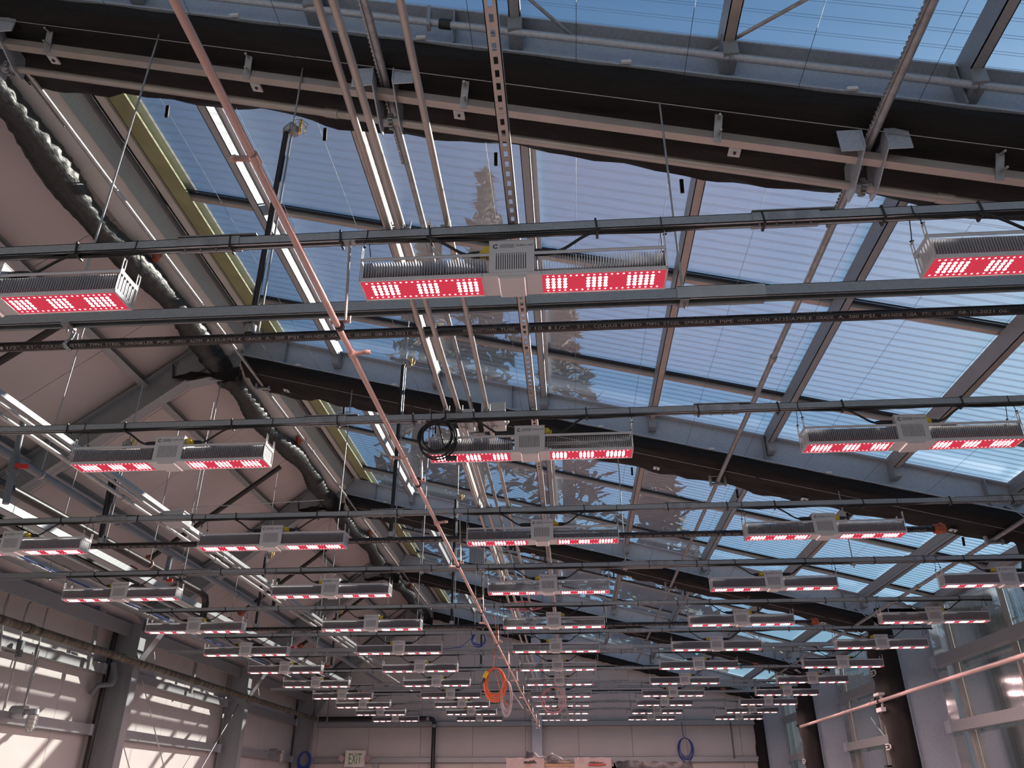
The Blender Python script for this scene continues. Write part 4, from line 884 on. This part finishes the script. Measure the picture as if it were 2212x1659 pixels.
# things on and before the left wall
for j, (pts) in enumerate((((10, 1310), (22, 1278), (55, 1266), (92, 1262), (100, 1255)), ((43, 1385), (52, 1335), (62, 1305), (85, 1288), (128, 1283)), ((82, 1400), (95, 1345), (103, 1315), (118, 1300), (132, 1293)))):
    P_ = [at(*p, X=-7.78) for p in pts]
    if j == 0: P_ = [at(-2, 1420, X=-7.78)] + P_
    if j == 1: P_ = [at(10, 1530, X=-7.78)] + P_
    if j == 2: P_ = [at(52, 1525, X=-7.78)] + P_
    seg('wall_conduit', 'silver conduit curving down the left wall, %s of three' % ('left', 'middle', 'right')[j], 'conduit', P_, 0.013, 'zinc', 'tube', 'curved conduits on the left wall')
def jar_lamp(c, s, label):
    t = Thing('caged_lamp', c, label, 'lamp', 'caged wall lamps')
    mb = MB(); mb.tube([c + Vector((-0.26, 0, 0.06)), c + Vector((-0.06, 0, 0.06))], 0.085 * s, 16); t.part(mb, 'junction_box', 'galv')
    mb = MB(); mb.tube([c + Vector((-0.06, 0, 0.06)), c + Vector((0.07, 0, 0.07))], 0.035 * s, 10); mb.tube([c + Vector((0.06, 0, 0.03)), c + Vector((0.06, 0, 0.10))], 0.07 * s, 16, rs=[0.075 * s, 0.06 * s]); t.part(mb, 'hood', 'galv')
    q = c + Vector((0.06, 0, 0.02)); mb = MB(); mb.tube([q, q + Vector((0, 0, -0.16)), q + Vector((0, 0, -0.20))], 0.05, 14, rs=[0.05 * s, 0.05 * s, 0.02 * s]); t.part(mb, 'glass_jar', 'glassjar')
    mb = MB()
    for k in range(8):
        a = k * math.pi / 4; e = Vector((math.cos(a), math.sin(a), 0)); mb.tube([q + e * 0.066 * s, q + e * 0.068 * s + Vector((0, 0, -0.15)), q + e * 0.045 * s + Vector((0, 0, -0.21)), q + Vector((0, 0, -0.235))], 0.0038, 5)
    for z in (0, -0.055, -0.11, -0.165):
        mb.tube([q + Vector((0.068 * s * math.cos(k * math.pi / 8), 0.068 * s * math.sin(k * math.pi / 8), z)) for k in range(16)], 0.0038, 5, closed=True)
    t.part(mb, 'wire_cage', 'galv')
    return t
jar_lamp(at(62, 1548, X=-7.55), 1.0, 'caged jar lamp on the left wall near the lower left corner')
jar_lamp(at(603, 1630, X=-7.55), 1.0, 'caged jar lamp far along the left wall near the end')
c1 = at(38, 1530, X=-7.70); seg('wall_conduit', 'straight conduit dropping to the near caged lamp', 'conduit', [at(85, 1405, X=-7.74), at(50, 1535, X=-7.70)], 0.012, 'zinc', 'tube')
t = Thing('conduit_box', at(42, 1400, X=-7.74), 'small grey conduit fitting on the upper left girt', 'fitting'); c = at(44, 1400, X=-7.70); mb = MB(); mb.box((c.x - 0.03, c.y - 0.03, c.z - 0.12), (c.x + 0.03, c.y + 0.03, c.z + 0.10)); mb.tube([c + Vector((0, -0.02, -0.08)), c + Vector((0, -0.30, -0.08))], 0.014, 8); t.part(mb, 'body', 'pvc')
p = [at(246, 1432, Y=13.45), at(247, 1468, Y=13.45), at(240, 1478, Y=13.42), at(212, 1481, Y=13.3), at(205, 1490, Y=13.3), at(197, 1500, Y=13.3)]
t = Thing('gooseneck_vent', p[0], 'grey plastic elbow pipe turned out beside the left column', 'pipe'); mb = MB(); mb.tube(p, 0.04, 12, rs=[0.055, 0.055, 0.05, 0.045, 0.045, 0.06]); t.part(mb, 'pipe', 'pvc')
seg('drain_pipe', 'black vertical pipe along the nearer left column', 'pipe', [Vector((-7.80, 13.5, 4.35)), Vector((-7.80, 13.5, 0))], 0.045, 'sprinkler')
for j, (a, b, x_) in enumerate((((307, 1470), (358, 1672), -7.6), ((515, 1522), (428, 1672), -7.6))):
    seg('brace_rod', 'thin diagonal brace rod on the left wall, %s one' % ('falling', 'rising')[j], 'rod', [at(*a, X=x_), at(*b, X=x_)], 0.010, 'zinc', 'rod', 'brace rods on the left wall')
for j, (a, b, x_) in enumerate((((1880, 1550), (1990, 1700), 5.75), ((1945, 1590), (1925, 1700), 5.75))):
    seg('brace_rod', 'thin diagonal brace rod on the glazed wall, %s one' % ('long', 'short')[j], 'rod', [at(*a, X=x_), at(*b, X=x_)], 0.009, 'zinc', 'rod', 'brace rods on the glazed wall')
for j, (a, b) in enumerate((((216, 1312), (190, 1450)), ((428, 1405), (412, 1498)))):
    P0, P1 = at(*a, X=-7.72), at(*b, X=-7.72)
    t = Thing('wall_stud', P1, 'dark upright angle above the upper left girt, %s one' % ('nearer', 'farther')[j], 'angle', 'uprights above the left girt'); mb = MB(); mb.bar(P0, P1, (0, 1, 0), 0.06, 0.05); t.part(mb, 'angle', 'galv_dark')
    mb = MB(); mb.prism([(0, 0), (0.16, 0), (0, -0.18)], P0 + Vector((0.02, 0.03, -0.02)), P0 + Vector((0.035, 0.03, -0.02)), (0, 1, 0), (0, 0, 1)); t.part(mb, 'gusset', 'galv')

# heating pipe along the glazed wall
t = Thing('heating_pipe', (4.98, 13, 3.02), 'pink pipe sloping along the glazed wall through the column brackets', 'pipe')
mb = MB(); mb.tube([(4.94, 6.0, 2.98), (4.97, 12.0, 3.02), (4.96, 19.0, 3.02)], 0.028, 14); t.part(mb, 'pipe', 'pinkpipe')
for y in (14.4, 8.0):
    mb = MB(); mb.tube([(4.965, y, 3.02), (4.965, y + 0.08, 3.02)], 0.033, 14); t.part(mb, 'sleeve', 'pinkpipe')
for i in (2, 3):
    y = F[i] + 0.30 - 0.0
    t = Thing('tube_bracket', (4.97, y, 2.9), 'pale bracket carrying the pink pipe on the %s curtained column' % ('nearer' if i == 2 else 'farther'), 'bracket', 'brackets of the pink pipe')
    mb = MB(); mb.box((4.93, y - 0.12, 3.10), (5.05, y + 0.12, 3.14)); mb.box((4.93, y - 0.12, 2.86), (5.05, y + 0.12, 2.92)); mb.box((4.99, y - 0.02, 2.9), (5.03, y + 0.02, 3.12)); t.part(mb, 'plate', 'tagwhite')
    mb = MB(); mb.tube([(4.965, y - 0.02, 3.02), (4.965, y + 0.02, 3.02)], 0.04, 12); t.part(mb, 'rubber_ring', 'black')

# orange wrapped sprinkler caps on the ridge plate
for j, (px, py) in enumerate(((350, 562), (655, 955), (812, 1152), (895, 1268))):
    # solve the distance along the ridge line X=-4.12, z=6.60
    best = min((abs((at(px, py, Y=3 + 0.05 * k) - Vector((-4.10, 3 + 0.05 * k, 6.58))).length), 3 + 0.05 * k) for k in range(400))[1]
    c = Vector((-4.16, best, 6.62))
    t = Thing('capped_sprinkler', c, 'small orange capped sprinkler head under the ridge plate, %s from the viewer' % ORD[j], 'sprinkler', 'sprinkler heads at the ridge')
    mb = MB(); mb.tube([c + Vector((0, 0, -0.06)), c + Vector((0, 0, 0.05))], 0.045, 10, rs=[0.03, 0.055]); mb.tube([c + Vector((0, -0.05, 0.06)), c + Vector((0, 0.05, 0.02))], 0.03, 8); t.part(mb, 'cap', 'orange')
    mb = MB(); mb.tube([c + Vector((0.05, 0, 0.0)), c + Vector((0.12, 0.02, 0.05))], 0.015, 8); t.part(mb, 'head', 'copper')

# ------------------------------------------------------------------ end wall fittings
t = Thing('black_wall_pipe', (-3.88, 23.95, 0), 'black pipe along the end wall turning down at an elbow', 'pipe')
mb = MB(); mb.tube([(-7.2, 23.9, 3.66), (-4.02, 23.9, 3.66), (-3.92, 23.9, 3.63), (-3.88, 23.9, 3.54), (-3.86, 23.9, 0)], 0.058, 14); t.part(mb, 'pipe', 'sprinkler')
mb = MB(); mb.tube([(-3.88, 23.9, 3.50), (-3.88, 23.9, 3.42)], 0.07, 14); mb.tube([(-4.10, 23.9, 3.66), (-4.02, 23.9, 3.66)], 0.07, 14); t.part(mb, 'elbow_band', 'galv_dark')
c = at(767, 1639, Y=23.98)
t = Thing('exit_sign', (c.x, 24.0, c.z - 0.2), 'cream EXIT sign with green letters and two lamp heads on the end wall', 'sign')
mb = MB(); mb.box((c.x - 0.28, 23.96, c.z - 0.21), (c.x + 0.28, 24.04, c.z + 0.21)); t.part(mb, 'body', 'exit')
mb = MB(); text_mb(mb, 'EXIT', (c.x - 0.175, 23.957, c.z - 0.135), (1, 0, 0), (0, 0, 1), 0.39, 0.36); t.part(mb, 'lettering', 'green')
for s_ in (-1, 1):
    mb = MB(); q = c + Vector((s_ * 0.36, -0.04, 0.02)); mb.tube([q + Vector((s_ * -0.08, 0.02, 0)), q], 0.02, 8); mb.bar(q + Vector((s_ * -0.05, 0, -0.05)), q + Vector((s_ * 0.08, -0.03, 0.02)), (0, 1, 0), 0.06, 0.14); t.part(mb, 'lamp_head', 'paper')
# strap hanging right on the end wall
mb = MB(); x0 = at(1579, 1562, Y=23.9).x
for k in range(22): 
    z = 3.52 - 0.042 * k; mb.box((x0 - 0.02, 23.98, z - 0.012), (x0 + 0.02, 23.99, z + 0.012))
mb.box((x0 - 0.02, 23.985, 2.6), (x0 - 0.012, 23.99, 3.53)); mb.box((x0 + 0.012, 23.985, 2.6), (x0 + 0.02, 23.99, 3.53)); tag(mb.build('perforated_strap', 'seam'), 'perforated strap hanging on the end wall near the right corner', 'strap')
mb = MB(); x0 = at(713, 1500, Y=23.85).x; mb.box((x0 - 0.02, 23.8, 3.55), (x0 + 0.02, 23.82, 4.5)); mb.box((x0 - 0.03, 23.8, 3.5), (x0 + 0.03, 23.83, 3.56)); tag(mb.build('perforated_strap', 'galv_dark'), 'dark strap hanging near the left end of the end wall', 'strap')

# crate with black plastic sheet at the bottom
CX0, CX1, CY = -1.32, 2.42, 18.0
t = Thing('shipping_crate', ((CX0 + CX1) / 2, CY + 0.6, 0), 'tall wooden crate with paper sheets, cut off by the bottom edge', 'crate')
mb = MB(); mb.box((CX0 + 0.05, CY, 0), (CX1 - 1.75, CY + 1.1, 2.28)); t.part(mb, 'body', 'card')
mb = MB(); mb.box((CX0, CY - 0.03, 2.22), (CX1 - 1.6, CY, 2.32)); mb.box((CX0, CY - 0.03, 0.0), (CX0 + 0.08, CY, 2.3)); t.part(mb, 'top_board', 'wood')
for a, b in ((-1.38, -0.60), (0.02, 0.78)):
    mb = MB(); rows = [[(a + (b - a) * k / 8, CY - 0.045 - 0.02 * math.sin(k), z + 0.015 * math.sin(k * 2 + z)) for k in range(9)] for z in (2.38, 2.36, 2.2, 2.0)]; mb.grid(rows, True); sh = t.part(mb, 'paper_sheet', 'paper')
    if a > 0:
        mb = MB(); text_mb(mb, 'FRAGILE', (0.32, CY - 0.07, 2.225), (1, 0, 0), (0, 0, 1), 0.09, 0.36) if False else mb.box((0.30, CY - 0.075, 2.235), (0.66, CY - 0.07, 2.262)); t.part(mb, 'red_tape', 'red', sh)
t2 = Thing('plastic_sheet', (0.8, CY + 0.5, 2.3), 'crumpled glossy black plastic sheet lying on the crate', 'sheet')
rows = []
for k in range(60):
    u = k / 59; x = CX0 + 0.3 + (CX1 - CX0 - 0.3) * u; top = 2.42 - 0.17 * u + 0.05 * math.sin(k * 0.7) * (1 - u) + 0.02 * math.sin(k * 2.1) + (0.05 if u < 0.2 else 0) - (0.15 if k == 0 else 0)
    rows.append([(x, CY - 0.05, 2.28 - 0.15 * (u > 0.55)), (x, CY + 0.0 + 0.03 * math.sin(k), (2.33 + top) / 2), (x, CY + 0.15, top), (x, CY + 0.5, top + 0.02 * math.sin(k * 1.7)), (x, CY + 1.0, top - 0.02), (x, CY + 1.15, 2.1)])
mb = MB(); mb.grid(rows, True); t2.part(mb, 'sheet', 'blackpoly')
mb = MB(); mb.box((CX1 - 1.70, CY + 0.1, 0), (CX1, CY + 1.1, 2.18)); tag(mb.build('stacked_carton', 'card'), 'carton under the right end of the black plastic sheet', 'box')

# ------------------------------------------------------------------ coils of cord
def coil(name, label, c, rx, rz_, loops, r, mat, seed, lead=None, tail=None, tilt=0.15):
    rnd = random.Random(seed); t = Thing(name, c, label, 'cable coil' if 'coil' in name else 'cable'); c = Vector(c)
    pts = []
    for k in range(loops * 20 + 1):
        a = 2 * math.pi * k / 20 + math.pi / 2; lp = k // 20
        jx = rx * (1 + 0.16 * math.sin(lp * 2.3 + seed) ); jz = rz_ * (1 + 0.13 * math.cos(lp * 1.7 + seed))
        pts.append(c + Vector((jx * math.cos(a) + 0.12 * rx * math.sin(lp * 3.1), 0.4 * tilt * rx * math.sin(a * 0.5 + lp) + 0.01 * (lp % 4), jz * math.sin(a) - (jz - rz_) * 1.0)))
    if lead: pts = [Vector(p) for p in lead] + pts
    if tail: pts = pts + [Vector(p) for p in tail]
    mb = MB(); mb.tube(pts, r, 6); t.part(mb, 'cord', mat); return t
top = at(1074, 1380, Y=11.0); cc = at(1069, 1475, Y=11.0)
t = coil('cord_coil', 'bright orange extension cord coil hanging from a rail', cc, 0.125, 0.19, 14, 0.0062, 'orangecord', 3, [at(1068, 1330, Y=11), top, at(1068, 1410, Y=11.0), at(1065, 1440, Y=11.0)], [cc + Vector((0.10, 0, -0.2)), cc + Vector((0.2, 0, -0.3))])
q = at(1051, 1456, Y=10.95); mb = MB(); mb.tube([q + Vector((0.01, 0, 0.03)), q + Vector((-0.03, 0, -0.05))], 0.026, 10); t.part(mb, 'plug', 'yellow'); mb = MB(); mb.tube([q + Vector((-0.03, 0, -0.05)), q + Vector((-0.05, 0, -0.11))], 0.02, 10, rs=[0.022, 0.012]); t.part(mb, 'plug_boot', 'black')
cc = at(1094, 1505, Y=11.0); coil('cord_coil', 'thin grey cord bundle hanging right of the orange coil', cc, 0.065, 0.20, 9, 0.0045, 'greycord', 5, [at(1097, 1360, Y=11), at(1098, 1420, Y=11), at(1099, 1462, Y=11)], [cc + Vector((0.10, 0, 0.02)), cc + Vector((0.22, 0, -0.15))])
cc = at(1195, 1512, Y=14.0); coil('cord_coil', 'thin pink cord loop hanging before the middle lights', cc, 0.18, 0.20, 3, 0.0045, 'pinkcord', 8, [at(1200, 1470, Y=14)])
cc = at(944, 944, Y=4.08); t = coil('cord_coil', 'black cable coil hanging over the left end of the middle second-row light', cc, 0.100, 0.105, 6, 0.0055, 'black', 2, [at(962, 880, Y=4.15), at(962, 902, Y=4.1)], [at(965, 985, Y=4.06), at(972, 992, Y=4.06)], 0.3)
q = at(976, 990, Y=4.05); mb = MB(); mb.tube([q + Vector((-0.035, 0, 0)), q + Vector((0.03, 0, 0))], 0.014, 10); t.part(mb, 'plug', 'black')
cc = at(1034, 1380, Y=13.66); coil('cord_coil', 'blue cable coil on the far strut beam left of the copper line', cc, 0.11, 0.11, 5, 0.006, 'bluecord', 4, None, [cc + Vector((-0.3, 0, -0.13)), cc + Vector((-1.2, 0, -0.22))])
cc = at(1481, 1617, Y=24.02); coil('cord_coil', 'blue cable coil hanging on the end wall at the right', cc, 0.19, 0.27, 6, 0.010, 'bluecord', 6, [at(1472, 1560, Y=24.03), at(1476, 1590, Y=24.03)])
cc = at(657, 1643, Y=23.6); coil('cord_coil', 'thick blue cable coil in the far left corner', cc, 0.16, 0.22, 8, 0.022, 'bluecord', 9)
cc = at(1010, 935, Y=4.6); coil('cord_coil', 'small pink cord lying among the conduits over the second row', Vector((-0.56, 4.9, 3.72)), 0.16, 0.02, 4, 0.005, 'pinkcord', 9)
cc = at(1120, 1290, Y=9.6); coil('cord_coil', 'pink cord bundle lying on the conduits over the fifth row', Vector((-0.55, 9.9, 3.74)), 0.22, 0.05, 5, 0.006, 'pinkcord', 12)
# wire across at the left
seg('stay_wire', 'thin bright wire stretched sideways over the upper left conduits', 'wire', [at(345, 1100, Y=8.0), at(700, 1080, Y=8.3)], 0.005, 'zinc', 'wire')
seg('fan_motor_rod', 'thin diagonal rod crossing below the glazing at the right', 'rod', [at(1545, 1328, Y=14), at(1690, 1411, Y=14.5)], 0.010, 'zinc', 'rod')

# ------------------------------------------------------------------ trees outside, seen through the glazing
def conifer(x, y, h, w, seed, mat, label):
    rnd = random.Random(seed); t = Thing('conifer_tree', (x, y, -0.2), label, 'tree', 'tall trees beyond the end wall')
    mb = MB(); mb.tube([(x, y, -0.2), (x, y, h * 0.6), (x, y, h)], 0.3, 8, rs=[0.45, 0.25, 0.03]); t.part(mb, 'trunk', 'bark')
    mb = MB()
    for k in range(1500):
        u = rnd.random() ** 0.8; z = 3 + (h - 3) * u; rr = w * (1 - u) ** 0.8 * (0.35 + 0.65 * rnd.random()) + 0.15; a = rnd.random() * 6.283
        rr *= 1 + 0.25 * math.sin(z * 1.9 + seed)
        c = Vector((x + rr * math.cos(a), y + rr * math.sin(a), z - rr * 0.25)); s = 0.22 + 0.5 * rnd.random()
        e = Vector((rnd.uniform(-1, 1), rnd.uniform(-1, 1), rnd.uniform(-0.6, 0.3))).normalized(); f = e.orthogonal().normalized()
        mb.add([c - e * s, c + f * s * 0.4, c + e * s, c - f * s * 0.4], [(0, 1, 2, 3)])
    t.part(mb, 'foliage', mat, None, True)
conifer(-3.5, 30.5, 30.0, 3.2, 1, 'leaf', 'tallest dark conifer beyond the end wall, seen above the middle light')
conifer(-6.3, 31, 27, 3.4, 2, 'leaf2', 'brownish tree beyond the end wall, left of the tallest')
conifer(0.2, 33, 24.5, 3.4, 3, 'leaf2', 'brownish tree beyond the end wall, right of the tallest')
conifer(-11.5, 34, 20, 3.4, 4, 'leaf', 'conifer beyond the end wall, far to the left')
conifer(4.5, 36, 17, 3.4, 5, 'leaf', 'lower conifer beyond the end wall, right of the middle')
for k in range(9):
    conifer(12.5 + 2.2 * (k % 3), 12 + 4.6 * k, 6.0 + 1.2 * (k % 2), 3.0, 20 + k, 'leaf2' if k % 2 else 'leaf', 'low tree outside the glazed wall, %s from the viewer' % ORD[k])
